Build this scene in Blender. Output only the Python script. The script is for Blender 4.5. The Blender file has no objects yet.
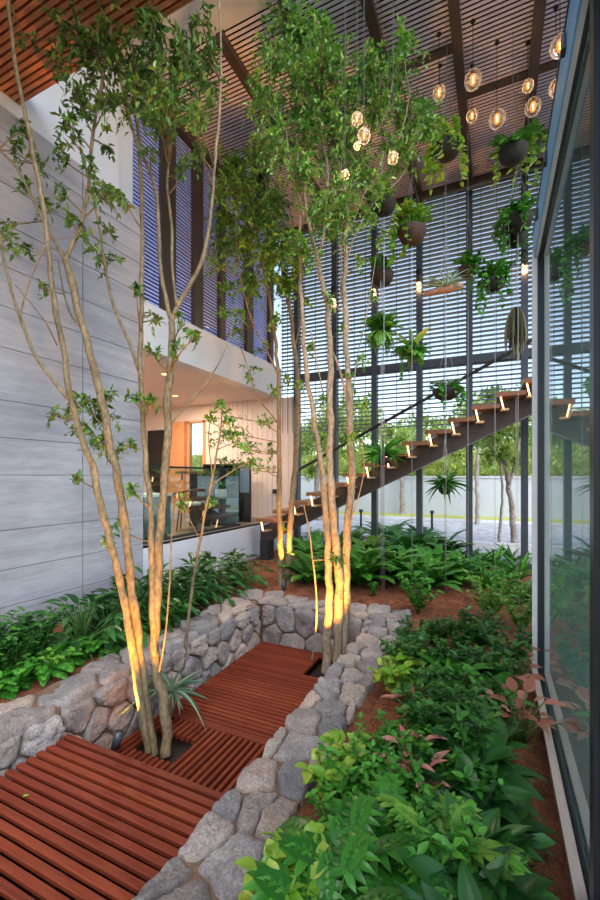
import bpy, math, random
import numpy as np
from mathutils import Vector, noise
C = bpy.context.scene
COL = C.collection
R = math.radians
rng = np.random.default_rng(7)
random.seed(7)

# ------------------------------------------------------------------ camera, sky, exposure
F, HOR, CAMZ = 418.0, 476.0, 1.6
TH = math.atan(195 / F); CT, ST = math.cos(TH), math.sin(TH)
cam = bpy.data.cameras.new('camera'); camo = bpy.data.objects.new('camera', cam); COL.objects.link(camo)
camo.location = (0, 0, CAMZ); camo.rotation_euler = (R(90), 0, TH)
cam.sensor_width = 36; cam.lens = F * 36 / 900; cam.shift_y = (HOR - 450) / 900
cam.clip_start = .02; cam.clip_end = 300
C.camera = camo
W = bpy.data.worlds.new('world'); C.world = W; W.use_nodes = True
wn = W.node_tree; wn.nodes.clear()
sky = wn.nodes.new('ShaderNodeTexSky'); sky.sky_type = 'NISHITA'; sky.sun_disc = False
sky.sun_elevation = R(27); sky.sun_rotation = R(118); sky.dust_density = .35; sky.ozone_density = 1.0
hs = wn.nodes.new('ShaderNodeHueSaturation'); hs.inputs['Saturation'].default_value = .8
bg = wn.nodes.new('ShaderNodeBackground'); bg.inputs['Strength'].default_value = .17
wo = wn.nodes.new('ShaderNodeOutputWorld')
wn.links.new(sky.outputs[0], hs.inputs['Color']); wn.links.new(hs.outputs[0], bg.inputs['Color']); wn.links.new(bg.outputs[0], wo.inputs[0])
sun = bpy.data.lights.new('hazy_sun', 'SUN'); sun.energy = 2.2; sun.angle = R(55); sun.color = (1, .96, .90)
suno = bpy.data.objects.new('hazy_sun', sun); COL.objects.link(suno); suno.rotation_euler = Vector((-.38, .50, -.78)).to_track_quat('-Z', 'Y').to_euler()
C.view_settings.view_transform = 'Standard'; C.view_settings.look = 'None'
C.view_settings.gamma = 1; C.view_settings.use_curve_mapping = False
C.view_settings.exposure = 1.05
C.cycles.max_bounces = 8; C.cycles.transparent_max_bounces = 16

# ------------------------------------------------------------------ where a point of the place lies
def ray(px, py):
    a = (px - 300) / F; b = (HOR - py) / F
    return np.array([a * CT - ST, a * ST + CT, b])
def at_d(px, py, d): return ray(px, py) * d + [0, 0, CAMZ]
def at_z(px, py, z):
    r = ray(px, py); return r * ((z - CAMZ) / r[2]) + [0, 0, CAMZ]
def at_x(px, py, x):
    r = ray(px, py); return r * (x / r[0]) + [0, 0, CAMZ]
def at_y(px, py, y):
    r = ray(px, py); return r * (y / r[1]) + [0, 0, CAMZ]

# ------------------------------------------------------------------ materials
def new_mat(name):
    m = bpy.data.materials.new(name); m.use_nodes = True
    nt = m.node_tree; b = nt.nodes['Principled BSDF']
    return m, nt, b
def nd(nt, t, **k):
    n = nt.nodes.new(t)
    for a, v in k.items(): setattr(n, a, v)
    return n
def ramp(nt, src, stops):
    r = nt.nodes.new('ShaderNodeValToRGB'); e = r.color_ramp.elements
    while len(e) < len(stops): e.new(.5)
    for i, (p, c) in enumerate(stops): e[i].position = p; e[i].color = (*c, 1)
    nt.links.new(src, r.inputs[0]); return r.outputs[0]
def tex(nt, scale, stretch=(1, 1, 1), detail=4, rough=.55, kind='noise', coord='Object'):
    tc = nd(nt, 'ShaderNodeTexCoord'); mp = nd(nt, 'ShaderNodeMapping'); mp.inputs['Scale'].default_value = stretch
    nt.links.new(tc.outputs[coord], mp.inputs[0])
    n = nd(nt, 'ShaderNodeTexNoise'); n.inputs['Scale'].default_value = scale
    n.inputs['Detail'].default_value = detail; n.inputs['Roughness'].default_value = rough
    nt.links.new(mp.outputs[0], n.inputs['Vector']); return n.outputs[0]
def bump(nt, b, src, strength=.3, dist=.01):
    bp = nd(nt, 'ShaderNodeBump'); bp.inputs['Strength'].default_value = strength; bp.inputs['Distance'].default_value = dist
    nt.links.new(src, bp.inputs['Height']); nt.links.new(bp.outputs[0], b.inputs['Normal'])
def mixc(nt, fac, a, bcol, mode='MIX'):
    m = nd(nt, 'ShaderNodeMix', data_type='RGBA', blend_type=mode)
    for s, v in ((m.inputs[0], fac), (m.inputs[6], a), (m.inputs[7], bcol)):
        if hasattr(v, 'links') or isinstance(v, bpy.types.NodeSocket): nt.links.new(v, s)
        elif isinstance(v, (int, float)): s.default_value = v
        else: s.default_value = (*v, 1)
    return m.outputs[2]
def plain(name, col, rough=.5, metal=0, spec=.5, var=.12, scale=12, bmp=0.0, stretch=(1, 1, 1)):
    m, nt, b = new_mat(name)
    t = tex(nt, scale, stretch)
    lo = tuple(c * (1 - var) for c in col); hi = tuple(min(1, c * (1 + var)) for c in col)
    nt.links.new(ramp(nt, t, [(.3, lo), (.7, hi)]), b.inputs['Base Color'])
    b.inputs['Roughness'].default_value = rough; b.inputs['Metallic'].default_value = metal
    b.inputs['Specular IOR Level'].default_value = spec
    if bmp: bump(nt, b, t, bmp)
    return m
def isl(nt):
    return nd(nt, 'ShaderNodeNewGeometry').outputs['Random Per Island']
def leaf_mat(name, cols, rough=.38, trans=.25, spec=.5):
    m, nt, b = new_mat(name)
    n = len(cols); stops = [((i + .5) / n, c) for i, c in enumerate(cols)]
    c = ramp(nt, isl(nt), stops)
    nt.links.new(c, b.inputs['Base Color']); b.inputs['Roughness'].default_value = rough
    b.inputs['Specular IOR Level'].default_value = spec
    tr = nd(nt, 'ShaderNodeBsdfTranslucent'); ms = nd(nt, 'ShaderNodeMixShader'); ms.inputs[0].default_value = trans
    nt.links.new(c, tr.inputs[0]); nt.links.new(b.outputs[0], ms.inputs[1]); nt.links.new(tr.outputs[0], ms.inputs[2])
    nt.links.new(ms.outputs[0], nt.nodes['Material Output'].inputs[0]); return m
def wood(name, cols, stretch, rough=.35, scale=7):
    m, nt, b = new_mat(name); b.inputs['Specular IOR Level'].default_value = .18
    g = tex(nt, scale, stretch, 6, .65)
    base = ramp(nt, isl(nt), [((i + .5) / len(cols), c) for i, c in enumerate(cols)])
    k = ramp(nt, g, [(.3, (.62, .6, .58)), (.7, (1.15, 1.12, 1.1))])
    nt.links.new(mixc(nt, 1.0, base, k, 'MULTIPLY'), b.inputs['Base Color'])
    b.inputs['Roughness'].default_value = rough; bump(nt, b, g, .15, .004); return m
def emis(name, col, s):
    m, nt, b = new_mat(name)
    b.inputs['Base Color'].default_value = (*col, 1); b.inputs['Emission Color'].default_value = (*col, 1)
    b.inputs['Emission Strength'].default_value = s; return m

M = {}
def concrete():
    m, nt, b = new_mat('board_marked_concrete')
    band = tex(nt, 3.0, (.15, .15, 3.0), 5, .6); fine = tex(nt, 18, (.3, .3, 2), 5, .6); blotch = tex(nt, 1.1, (1, 1, 1), 3, .5)
    c1 = ramp(nt, band, [(.3, (.31, .31, .37)), (.7, (.43, .43, .50))])
    c2 = ramp(nt, blotch, [(.35, (.82, .82, .84)), (.65, (1.08, 1.07, 1.06))])
    c3 = mixc(nt, 1.0, c1, c2, 'MULTIPLY')
    c4 = ramp(nt, fine, [(.3, (.88, .88, .88)), (.7, (1.08, 1.08, 1.08))])
    nt.links.new(mixc(nt, 1.0, c3, c4, 'MULTIPLY'), b.inputs['Base Color'])
    b.inputs['Roughness'].default_value = .75; bump(nt, b, fine, .25, .006); return m
M['concrete'] = concrete()
M['joint'] = plain('joint_shadow_gap', (.2, .2, .22), .9)
M['white'] = plain('white_plaster', (.62, .64, .73), .7, var=.03, scale=3)
M['pink'] = plain('warm_white_boards', (.72, .62, .57), .6, var=.05, scale=3)
M['ceil'] = plain('room_ceiling_paint', (.74, .62, .57), .7, var=.02)
M['soffit'] = wood('cedar_soffit', [(0.739, 0.269, 0.123), (0.627, 0.224, 0.101), (0.806, 0.325, 0.157)], (.3, 9, 9), .45)
M['dark_void'] = plain('dark_backing', (.012, .008, .008), .95, spec=.1)  # near-black colour carries the shade in the gaps behind slats
M['pitsoil'] = plain('shade_dark_pit_soil', (.03, .018, .012), .95, var=.3, scale=20)  # soil painted near black as the shade between the deck slats
M['roofslat'] = plain('roof_slat_paint', (.80, .73, .95), .32, var=.08, scale=3)
M['beam'] = plain('dark_beam_steel', (.06, .045, .042), .4, var=.15)
M['steel'] = plain('blue_black_steel', (.045, .055, .075), .35, var=.15)
M['louver'] = plain('louver_slat_paint', (.10, .11, .15), .4, var=.1)
M['slat_blue'] = plain('sky_tinted_louver_slat', (.34, .42, .90), .35, var=.05)  # the blue of the reflected sky is put into the slat colour
M['mull'] = plain('dark_timber_mullion', (.05, .035, .03), .5, var=.3, stretch=(4, 4, .3))
M['deck'] = wood('oiled_red_deck_timber', [(0.180, 0.034, 0.017), (0.243, 0.050, 0.021), (0.149, 0.028, 0.015), (0.212, 0.041, 0.020)], (.5, 10, 10), .55)
M['deckY'] = wood('oiled_red_deck_timber_lengthwise', [(0.180, 0.034, 0.017), (0.226, 0.046, 0.020), (0.149, 0.028, 0.015)], (10, .5, 10), .55)
M['frame_white'] = plain('white_frame', (.72, .70, .74), .4, var=.04)
M['frame_blue'] = plain('sky_tinted_fascia', (.18, .46, .80), .35, var=.05)  # reflected sky blue is painted into the metal's base colour
M['frame_dark'] = plain('black_frame', (.022, .024, .034), .35)
M['frame_grey'] = plain('grey_rail', (.55, .54, .56), .4)
M['sill'] = plain('pale_pink_sill_timber', (.70, .52, .46), .5, var=.12, stretch=(8, .6, 8))
M['tread'] = wood('walnut_tread', [(.24, .11, .06), (.30, .14, .075), (.20, .09, .05)], (9, .5, 9), .3)
M['stringer'] = plain('brown_stringer', (.045, .025, .020), .4, var=.25, stretch=(.5, 3, 3))
M['bracket'] = plain('pale_wood_bracket', (.58, .38, .22), .5)
M['led'] = emis('warm_led', (1, .52, .20), 4.5)
def bulbmat():
    m, nt, b = new_mat('amber_bulb_glow'); nt.nodes.remove(b)
    e = nd(nt, 'ShaderNodeEmission'); e.inputs[0].default_value = (1, .36, .06, 1); e.inputs[1].default_value = .75
    t = nd(nt, 'ShaderNodeBsdfTransparent'); a = nd(nt, 'ShaderNodeMixShader'); a.inputs[0].default_value = .45
    nt.links.new(e.outputs[0], a.inputs[1]); nt.links.new(t.outputs[0], a.inputs[2]); nt.links.new(a.outputs[0], nt.nodes['Material Output'].inputs[0]); return m
M['bulb'] = bulbmat()
M['filament'] = emis('filament', (1, .62, .22), 9)
M['sconceglow'] = emis('sconce_glow', (1, .42, .14), 3.5)
M['black'] = plain('matt_black', (.016, .016, .018), .6)
M['pot'] = plain('dark_fibre_pot', (.016, .016, .019), .8, var=.35, scale=40, bmp=.6)
M['potbrown'] = plain('brown_fibre_pot', (.040, .024, .020), .8, var=.35, scale=40, bmp=.6)
M['cable'] = plain('steel_cable', (.30, .30, .33), .4, metal=.6)
M['soilpot'] = plain('potting_soil', (.05, .03, .02), .95)
M['driftwood'] = plain('driftwood', (.28, .15, .10), .8, var=.3, stretch=(1, 6, 6))
def bark(name, lo, hi, sc=9):
    m, nt, b = new_mat(name)
    t = tex(nt, sc, (1, 1, .35), 6, .65); t2 = tex(nt, 45, (1, 1, .5), 4, .6)
    c = mixc(nt, 1, ramp(nt, t, [(.3, lo), (.7, hi)]), ramp(nt, t2, [(.35, (.55, .54, .52)), (.62, (1.22, 1.2, 1.18))]), 'MULTIPLY')
    nt.links.new(c, b.inputs['Base Color']); b.inputs['Roughness'].default_value = .75; bump(nt, b, t2, .5, .006); return m
M['bark'] = bark('tan_bark', (.12, .088, .05), (.27, .20, .115))
M['bark_pale'] = bark('pale_grey_bark', (.17, .125, .08), (.36, .28, .20))
M['bark_out'] = bark('grey_outdoor_bark', (.20, .17, .16), (.42, .37, .34))
M['leafA'] = leaf_mat('tree_leaf_dark', [(0.041, 0.115, 0.019), (0.061, 0.176, 0.025), (0.109, 0.243, 0.036), (0.177, 0.297, 0.051)])
M['leafB'] = leaf_mat('tree_leaf_mid', [(0.032, 0.140, 0.017), (0.056, 0.217, 0.025), (0.096, 0.294, 0.031), (0.181, 0.378, 0.048), (0.249, 0.392, 0.063)])
M['leafOut'] = leaf_mat('outdoor_leaf', [(0.195, 0.338, 0.060), (0.375, 0.513, 0.108), (0.570, 0.621, 0.156), (0.240, 0.405, 0.096)], .5, .4)
M['fern'] = leaf_mat('fern_green', [(0.038, 0.189, 0.018), (0.060, 0.270, 0.024), (0.105, 0.365, 0.036)])
M['fern_dark'] = leaf_mat('fern_deep_green', [(0.032, 0.128, 0.019), (0.048, 0.180, 0.026), (0.080, 0.240, 0.039)])
M['fern_lime'] = leaf_mat('fern_lime', [(0.110, 0.330, 0.030), (0.176, 0.418, 0.050), (0.242, 0.440, 0.070)])
M['lily'] = leaf_mat('glossy_deep_leaf', [(0.015, 0.072, 0.017), (0.027, 0.114, 0.023), (0.045, 0.168, 0.032)], .36, .15, .5)
M['lacy'] = leaf_mat('lacy_leaf', [(0.019, 0.135, 0.014), (0.038, 0.198, 0.020), (0.070, 0.271, 0.028)], .34, .2, .5)
M['lime'] = leaf_mat('yellow_green_leaf', [(0.176, 0.396, 0.033), (0.286, 0.495, 0.055), (0.418, 0.528, 0.077)], .35, .3)
M['shrub'] = leaf_mat('small_shrub_leaf', [(0.025, 0.107, 0.020), (0.046, 0.165, 0.028), (0.084, 0.247, 0.042)], .3, .2)
M['pinkleaf'] = leaf_mat('salmon_pink_leaf', [(0.625, 0.240, 0.176), (0.775, 0.360, 0.272), (0.450, 0.165, 0.112)], .4, .3)
M['blueleaf'] = leaf_mat('blue_grey_leaf', [(0.115, 0.218, 0.127), (0.196, 0.310, 0.196), (0.276, 0.391, 0.253)], .45, .15)
M['dry'] = leaf_mat('dry_grass_leaf', [(0.192, 0.160, 0.096), (0.320, 0.272, 0.176), (0.160, 0.192, 0.096)], .6, .2)
M['stemgreen'] = plain('green_stalk', (.06, .14, .03), .5)
M['pinkbud'] = leaf_mat('pink_bud', [(.62, .16, .16), (.70, .28, .24)], .4, .2)
def stone():
    m, nt, b = new_mat('granite_field_stone')
    base = ramp(nt, isl(nt), [(.08, (.33, .29, .29)), (.3, (.54, .46, .41)), (.5, (.25, .25, .275)), (.72, (.58, .45, .38)), (.92, (.40, .38, .39))])
    t = tex(nt, 6, (1, 1, 1), 6, .65); f = tex(nt, 70, (1, 1, 1), 5, .7)
    c = mixc(nt, 1, base, ramp(nt, t, [(.3, (.66, .66, .69)), (.7, (1.28, 1.24, 1.2))]), 'MULTIPLY')
    c = mixc(nt, 1, c, ramp(nt, f, [(.3, (.55, .55, .56)), (.7, (1.38, 1.36, 1.34))]), 'MULTIPLY')
    nt.links.new(c, b.inputs['Base Color']); b.inputs['Roughness'].default_value = .8
    mx = nd(nt, 'ShaderNodeMath', operation='ADD'); nt.links.new(t, mx.inputs[0]); nt.links.new(f, mx.inputs[1])
    bump(nt, b, mx.outputs[0], 1.0, .022); return m
M['stone'] = stone()
M['mortar'] = plain('sandy_mortar', (.17, .105, .07), .95, var=.3, scale=30, bmp=.5)
def mulch():
    m, nt, b = new_mat('pine_straw_mulch')
    t = tex(nt, 5, (1, 1, 1), 5, .6); f = tex(nt, 90, (1, .3, 1), 5, .75)
    c = mixc(nt, 1, ramp(nt, t, [(.3, (.16, .055, .028)), (.7, (.34, .12, .055))]), ramp(nt, f, [(.3, (.5, .48, .45)), (.7, (1.5, 1.4, 1.3))]), 'MULTIPLY')
    nt.links.new(c, b.inputs['Base Color']); b.inputs['Roughness'].default_value = .95; bump(nt, b, f, .9, .02); return m
M['mulch'] = mulch()
M['straw'] = leaf_mat('straw_fibre', [(.25, .10, .05), (.40, .18, .09), (.16, .06, .035)], .8, .1)
M['paving'] = plain('pale_paving', (.40, .41, .45), .8, var=.35, scale=4)
M['kerb'] = plain('pale_kerb', (.60, .61, .63), .7)
M['outwall'] = plain('pale_boundary_wall', (.46, .50, .56), .8, var=.06, scale=1.2)
M['lawn'] = plain('dry_lawn', (.40, .42, .12), .95, var=.3, scale=30)
M['roomfloor'] = plain('dark_timber_floor', (.22, .17, .15), .35, var=.2, stretch=(1, 6, 1))
M['rooms'] = plain('haze_tinted_room_paint', (.42, .52, .52), .8)  # teal haze of the glass is put into this paint colour
M['orangewood'] = plain('orange_wood_panel', (.62, .30, .14), .4, var=.15, stretch=(6, 6, .4))
M['bluepanel'] = plain('slate_blue_panel', (.10, .17, .25), .5)
M['bluegrey'] = plain('blue_grey_cabinet', (.10, .12, .16), .5)
M['whitepot'] = plain('white_ceramic', (.72, .72, .72), .3)
M['chairwood'] = plain('dark_chair_wood', (.07, .035, .025), .4)
M['cushion'] = plain('pale_seat_cushion', (.5, .48, .46), .9)
def glass(name, tint=(.86, .95, .93), rough=0.0, refl=1.25):
    m, nt, b = new_mat(name); nt.nodes.remove(b)
    fr = nd(nt, 'ShaderNodeFresnel'); fr.inputs[0].default_value = 1.5
    mul = nd(nt, 'ShaderNodeMath', operation='MULTIPLY'); mul.inputs[1].default_value = refl; mul.use_clamp = True
    t = nd(nt, 'ShaderNodeBsdfTransparent'); t.inputs[0].default_value = (*tint, 1)
    g = nd(nt, 'ShaderNodeBsdfGlossy'); g.inputs['Roughness'].default_value = rough; g.inputs[0].default_value = (.95, .98, 1, 1)
    ms = nd(nt, 'ShaderNodeMixShader')
    nt.links.new(fr.outputs[0], mul.inputs[0]); nt.links.new(mul.outputs[0], ms.inputs[0]); nt.links.new(t.outputs[0], ms.inputs[1]); nt.links.new(g.outputs[0], ms.inputs[2])
    nt.links.new(ms.outputs[0], nt.nodes['Material Output'].inputs[0]); return m
M['glass'] = glass('clear_pane', refl=.95)
M['railglass'] = glass('balustrade_glass', refl=.25)
def globe():
    m = glass('pale_globe_glass', (.96, .86, .76)); nt = m.node_tree
    out = nt.nodes['Material Output']; src = out.inputs[0].links[0].from_socket
    lw = nd(nt, 'ShaderNodeLayerWeight'); lw.inputs[0].default_value = .35
    tr = nd(nt, 'ShaderNodeBsdfTranslucent'); tr.inputs[0].default_value = (.9, .85, .85, 1)
    mu = nd(nt, 'ShaderNodeMath', operation='MULTIPLY'); mu.inputs[1].default_value = .35
    ms = nd(nt, 'ShaderNodeMixShader'); nt.links.new(lw.outputs['Facing'], mu.inputs[0]); nt.links.new(mu.outputs[0], ms.inputs[0])
    nt.links.new(src, ms.inputs[1]); nt.links.new(tr.outputs[0], ms.inputs[2]); nt.links.new(ms.outputs[0], out.inputs[0]); return m
M['globe'] = globe()
M['darkglass'] = glass('dim_window_glass', (.30, .38, .55))

# ------------------------------------------------------------------ mesh builder
def unit(v):
    v = np.asarray(v, float); n = np.linalg.norm(v, axis=-1, keepdims=True); return v / np.where(n < 1e-9, 1, n)
class MB:
    def __init__(s): s.v = []; s.f = []; s.n = 0
    def add(s, v, f):
        v = np.asarray(v, float).reshape(-1, 3); k = s.n; s.v.append(v); s.n += len(v)
        s.f.extend([tuple(i + k for i in q) for q in f]); return s
    def box(s, x0, x1, y0, y1, z0, z1):
        v = [(x, y, z) for x in (x0, x1) for y in (y0, y1) for z in (z0, z1)]
        return s.add(v, [(0, 1, 3, 2), (4, 6, 7, 5), (0, 4, 5, 1), (2, 3, 7, 6), (0, 2, 6, 4), (1, 5, 7, 3)])
    def bbox(s, x0, x1, y0, y1, z0, z1, b=.006):     # box with chamfered long edges on top
        if x1 - x0 > y1 - y0:
            pr = [(y0, z0), (y1, z0), (y1, z1 - b), (y1 - b, z1), (y0 + b, z1), (y0, z1 - b)]
            v = [(x, y, z) for x in (x0, x1) for y, z in pr]
        else:
            pr = [(x0, z0), (x0, z1 - b), (x0 + b, z1), (x1 - b, z1), (x1, z1 - b), (x1, z0)]
            v = [(x, y, z) for y in (y0, y1) for x, z in pr]
        n = 6
        f = [tuple(range(n))[::-1], tuple(range(n, 2 * n))] + [(i, (i + 1) % n, (i + 1) % n + n, i + n) for i in range(n)]
        return s.add(v, f)
    def prism(s, pts, axis, a, b):                   # polygon in the two other axes, extruded along axis
        n = len(pts); v = []
        for t in (a, b):
            for p in pts:
                q = list(p); q.insert(axis, t); v.append(q)
        return s.add(v, [tuple(range(n)), tuple(range(n, 2 * n))[::-1]] + [(i, i + n, (i + 1) % n + n, (i + 1) % n) for i in range(n)])
    def tube(s, pts, rad, n=8, cap=True):
        pts = np.asarray(pts, float); m = len(pts)
        rad = np.full(m, rad) if np.isscalar(rad) else np.asarray(rad, float)
        t = unit(np.gradient(pts, axis=0)); up = np.array([0, 0, 1.]) if abs(t[0][2]) < .9 else np.array([1., 0, 0])
        a = unit(np.cross(t[0], up)); V = []
        ang = np.arange(n) * 2 * math.pi / n
        for i in range(m):
            a = unit(a - t[i] * np.dot(a, t[i])); b = np.cross(t[i], a)
            V.append(pts[i] + rad[i] * (np.cos(ang)[:, None] * a + np.sin(ang)[:, None] * b))
        f = [(i * n + j, i * n + (j + 1) % n, (i + 1) * n + (j + 1) % n, (i + 1) * n + j) for i in range(m - 1) for j in range(n)]
        if cap: f += [tuple(range(n))[::-1], tuple(range((m - 1) * n, m * n))]
        return s.add(np.concatenate(V), f)
    def lathe(s, prof, c=(0, 0, 0), n=20):
        ang = np.arange(n) * 2 * math.pi / n; V = []
        for r, z in prof: V.append(np.stack([c[0] + r * np.cos(ang), c[1] + r * np.sin(ang), np.full(n, c[2] + z)], 1))
        m = len(prof)
        return s.add(np.concatenate(V), [(i * n + j, i * n + (j + 1) % n, (i + 1) * n + (j + 1) % n, (i + 1) * n + j) for i in range(m - 1) for j in range(n)])
    def leaves(s, P, D, N, L, Wd, tm):
        P = np.asarray(P, float).reshape(-1, 3); k = len(P)
        D = unit(np.broadcast_to(D, (k, 3))); N = np.broadcast_to(N, (k, 3)).astype(float)
        S = unit(np.cross(D, N)); N = np.cross(S, D)
        L = np.broadcast_to(L, (k,)); Wd = np.broadcast_to(Wd, (k,))
        tv, tf = tm; q = len(tv)
        V = P[:, None] + S[:, None] * (tv[None, :, 0:1] * Wd[:, None, None]) + D[:, None] * (tv[None, :, 1:2] * L[:, None, None]) + N[:, None] * (tv[None, :, 2:3] * L[:, None, None])
        base = s.n; s.v.append(V.reshape(-1, 3)); s.n += k * q
        for i in range(k):
            o = base + i * q; s.f.extend([tuple(a + o for a in fc) for fc in tf])
        return s
    def build(s, name, mat, parent=None, smooth=False, off=None, split=None):
        me = bpy.data.meshes.new(name); v = np.concatenate(s.v) if s.v else np.zeros((0, 3))
        if off is not None: v = v - np.asarray(off)
        me.from_pydata(v.tolist(), [], s.f)
        if smooth: me.polygons.foreach_set('use_smooth', [True] * len(me.polygons))
        for q in ([mat] if isinstance(mat, str) else mat): me.materials.append(M[q])
        if split: me.polygons.foreach_set('material_index', [0 if i < split else 1 for i in range(len(me.polygons))])
        me.update()
        o = bpy.data.objects.new(name, me); COL.objects.link(o)
        if parent: o.parent = parent
        return o
def tag(o, label=None, cat=None, group=None, kind=None):
    if label: o['label'] = label
    if cat: o['category'] = cat
    if group: o['group'] = group
    if kind: o['kind'] = kind
    return o
def thing(name, loc, label, cat, group=None, rz=0):
    o = bpy.data.objects.new(name, None); COL.objects.link(o); o.empty_display_size = .1
    o.location = loc; o.rotation_euler.z = rz
    return tag(o, label, cat, group)
def struct(name, mb, mat, label=None, cat=None, smooth=False):
    return tag(mb.build(name, mat, None, smooth), label, cat, kind='structure')
def copy_thing(src, loc, rz=0, sc=1.0, label=None, group=None):
    r = src.copy(); COL.objects.link(r); r.location = loc; r.rotation_euler = (0, 0, rz); r.scale = (sc, sc, sc)
    if label: r['label'] = label
    if group: r['group'] = group
    elif 'group' in r: del r['group']
    for ch in src.children:
        c = ch.copy(); COL.objects.link(c); c.parent = r
        for g in ch.children:
            d = g.copy(); COL.objects.link(d); d.parent = c
    return r
ORD = 'first second third fourth fifth sixth seventh eighth ninth tenth eleventh twelfth thirteenth fourteenth fifteenth sixteenth seventeenth eighteenth nineteenth twentieth'.split()

# ------------------------------------------------------------------ leaf shapes (x across, y along, z up)
def tm_simple(w=.5, droop=.12, fold=.10):
    v = np.array([(0, 0, 0), (-w, .36, fold), (w, .36, fold), (0, .45, 0), (-w * .72, .68, fold * .5 - droop * .3), (w * .72, .68, fold * .5 - droop * .3), (0, 1, -droop)])
    return v, [(0, 2, 3), (0, 3, 1), (3, 2, 5), (3, 5, 6), (3, 6, 4), (3, 4, 1)]
def tm_blade(nv=7, prof=None, droop=.25, fold=.12, wave=0.0, ph=0.0, nu=2):
    prof = prof or (lambda t: math.sin(math.pi * min(1, t ** .8)) ** .8)
    v = []; f = []
    w = 2 * nu + 1
    for i in range(nv + 1):
        t = i / nv; hw = .5 * max(.015, prof(t))
        for j in range(w):
            u = (j - nu) / nu
            v.append((hw * u, t, -droop * t * t + fold * abs(u) * hw + wave * math.sin(t * 9 + ph + (1 if u > 0 else 2.2)) * abs(u)))
    for i in range(nv):
        for j in range(w - 1):
            a = i * w + j; f.append((a, a + 1, a + w + 1, a + w))
    return np.array(v), f
T_LEAF = tm_simple(); T_LEAFLET = tm_simple(.5, .05, .05)
T_OVATE = [tm_blade(7, lambda t: math.sin(math.pi * t ** .72) ** .85, d, .16, .015, p) for d, p in ((.15, 0), (.3, 1), (.5, 2))]
T_STRAP = [tm_blade(10, lambda t: min(1, .55 + t * 2) * (1 - t ** 3), d, .2, .0) for d in (.15, .45, .8)]
T_SWORD = tm_blade(14, lambda t: (1 - .55 * t ** 3 if t < .97 else .2) * (.78 + .22 * math.cos(t * 62)), .12, .1, .02)
T_HEART = tm_blade(6, lambda t: math.sin(math.pi * max(.03, t) ** .55) ** .8, .18, .2)
def tm_lobed(npair=6, droop=.3):
    V = []; Fc = []; n = 0
    def put(tv, tf, base, ang, L, Wd, z):
        nonlocal n
        ca, sa = math.cos(ang), math.sin(ang)
        x = tv[:, 0] * Wd; y = tv[:, 1] * L
        out = np.stack([base[0] + x * ca + y * sa, base[1] - x * sa + y * ca, z + tv[:, 2] * L], 1)
        out[:, 2] -= droop * (out[:, 1] ** 2) + .25 * np.abs(out[:, 0]) ** 2
        V.append(out); Fc.extend([tuple(a + n for a in q) for q in tf]); n += len(out)
    lobe = tm_blade(5, lambda t: (.8 + .35 * math.sin(t * math.pi)) * (1 - t ** 4), .12, .1, .02)
    body = tm_blade(5, lambda t: math.sin(math.pi * min(.97, t * .8 + .12)) ** .7, 0, .1)
    put(body[0], body[1], (0, 0), 0, .90, .46, 0)
    for i in range(npair):
        t = i / (npair - 1)
        for sg in (-1, 1):
            put(lobe[0], lobe[1], (0, .02 + .62 * t), sg * (2.15 - 1.5 * t), .40 + .15 * math.sin(t * 3), .17, .004 * (i % 2))
    put(lobe[0], lobe[1], (0, .62), 0, .4, .17, .005)
    return np.concatenate(V), Fc
T_LOBED = tm_lobed()

def rdir(az, el): return np.array([math.cos(az) * math.cos(el), math.sin(az) * math.cos(el), math.sin(el)])

# plant prototypes (local coordinates, base at z = 0). each is a list of (part name, mesh builder, material)
def frond(lv, st, base, az, el, L, npair, lw, curl=1.2, r=np.random.default_rng(1)):
    n = 16; pts = [np.array(base, float)]; e = el
    for i in range(n):
        pts.append(pts[-1] + rdir(az, e) * L / n); e -= curl / n * (.4 + 1.2 * i / n)
    pts = np.array(pts); st.tube(pts, np.linspace(.006, .0015, n + 1) * L / .5, 5)
    t = np.linspace(.14, .99, npair); idx = t * n; i0 = np.clip(idx.astype(int), 0, n - 1); fr = (idx - i0)[:, None]
    P = pts[i0] * (1 - fr) + pts[i0 + 1] * fr; T = unit(pts[i0 + 1] - pts[i0])
    side = unit(np.cross(T, [0, 0, 1.])); up = np.cross(side, T)
    prof = np.sin(np.pi * np.clip(t * .86 + .12, 0, 1)) ** .7
    for sg in (-1, 1):
        D = unit(side * sg + T * .35 - up * .15 + r.normal(0, .07, (npair, 3)))
        lv.leaves(P, D, up, lw * prof * r.uniform(.9, 1.1, npair), lw * .30 * np.ones(npair), T_LEAFLET)
def p_fern(seed, n=16, L=.6, el=(.5, 1.25), npair=24, lw=.10, mat='fern', curl=1.5):
    r = np.random.default_rng(seed); lv, st = MB(), MB()
    for i in range(n):
        az = i * 2.399 + r.normal(0, .2); frond(lv, st, (.02 * math.cos(az), .02 * math.sin(az), 0), az, r.uniform(*el), L * r.uniform(.75, 1.1), npair, lw, curl, r)
    return [('foliage', lv, mat), ('stem', st, 'stemgreen')]
def p_blades(seed, n, Lr, Wf, tms, el, mat, pet=.0, stem=True):
    r = np.random.default_rng(seed); lv, st = MB(), MB()
    for i in range(n):
        az = i * 2.399 + r.normal(0, .25); e = r.uniform(*el); L = r.uniform(*Lr); b = np.array([.015 * math.cos(az), .015 * math.sin(az), 0])
        if pet:
            pl = pet * r.uniform(.5, 1.1); pp = [b, b + rdir(az, min(1.5, e + .45)) * pl * .55]; pp.append(pp[1] + rdir(az, e + .1) * pl * .45)
            st.tube(pp, [.005, .004, .003], 5); b = pp[-1]; e -= .45
        D = rdir(az, e); N = rdir(az, e + math.pi / 2) + r.normal(0, .22, 3)
        lv.leaves([b], D, N, L, L * Wf, tms[r.integers(len(tms))])
    out = [('foliage', lv, mat)]
    if st.n: out.append(('stem', st, 'stemgreen'))
    return out
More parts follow.
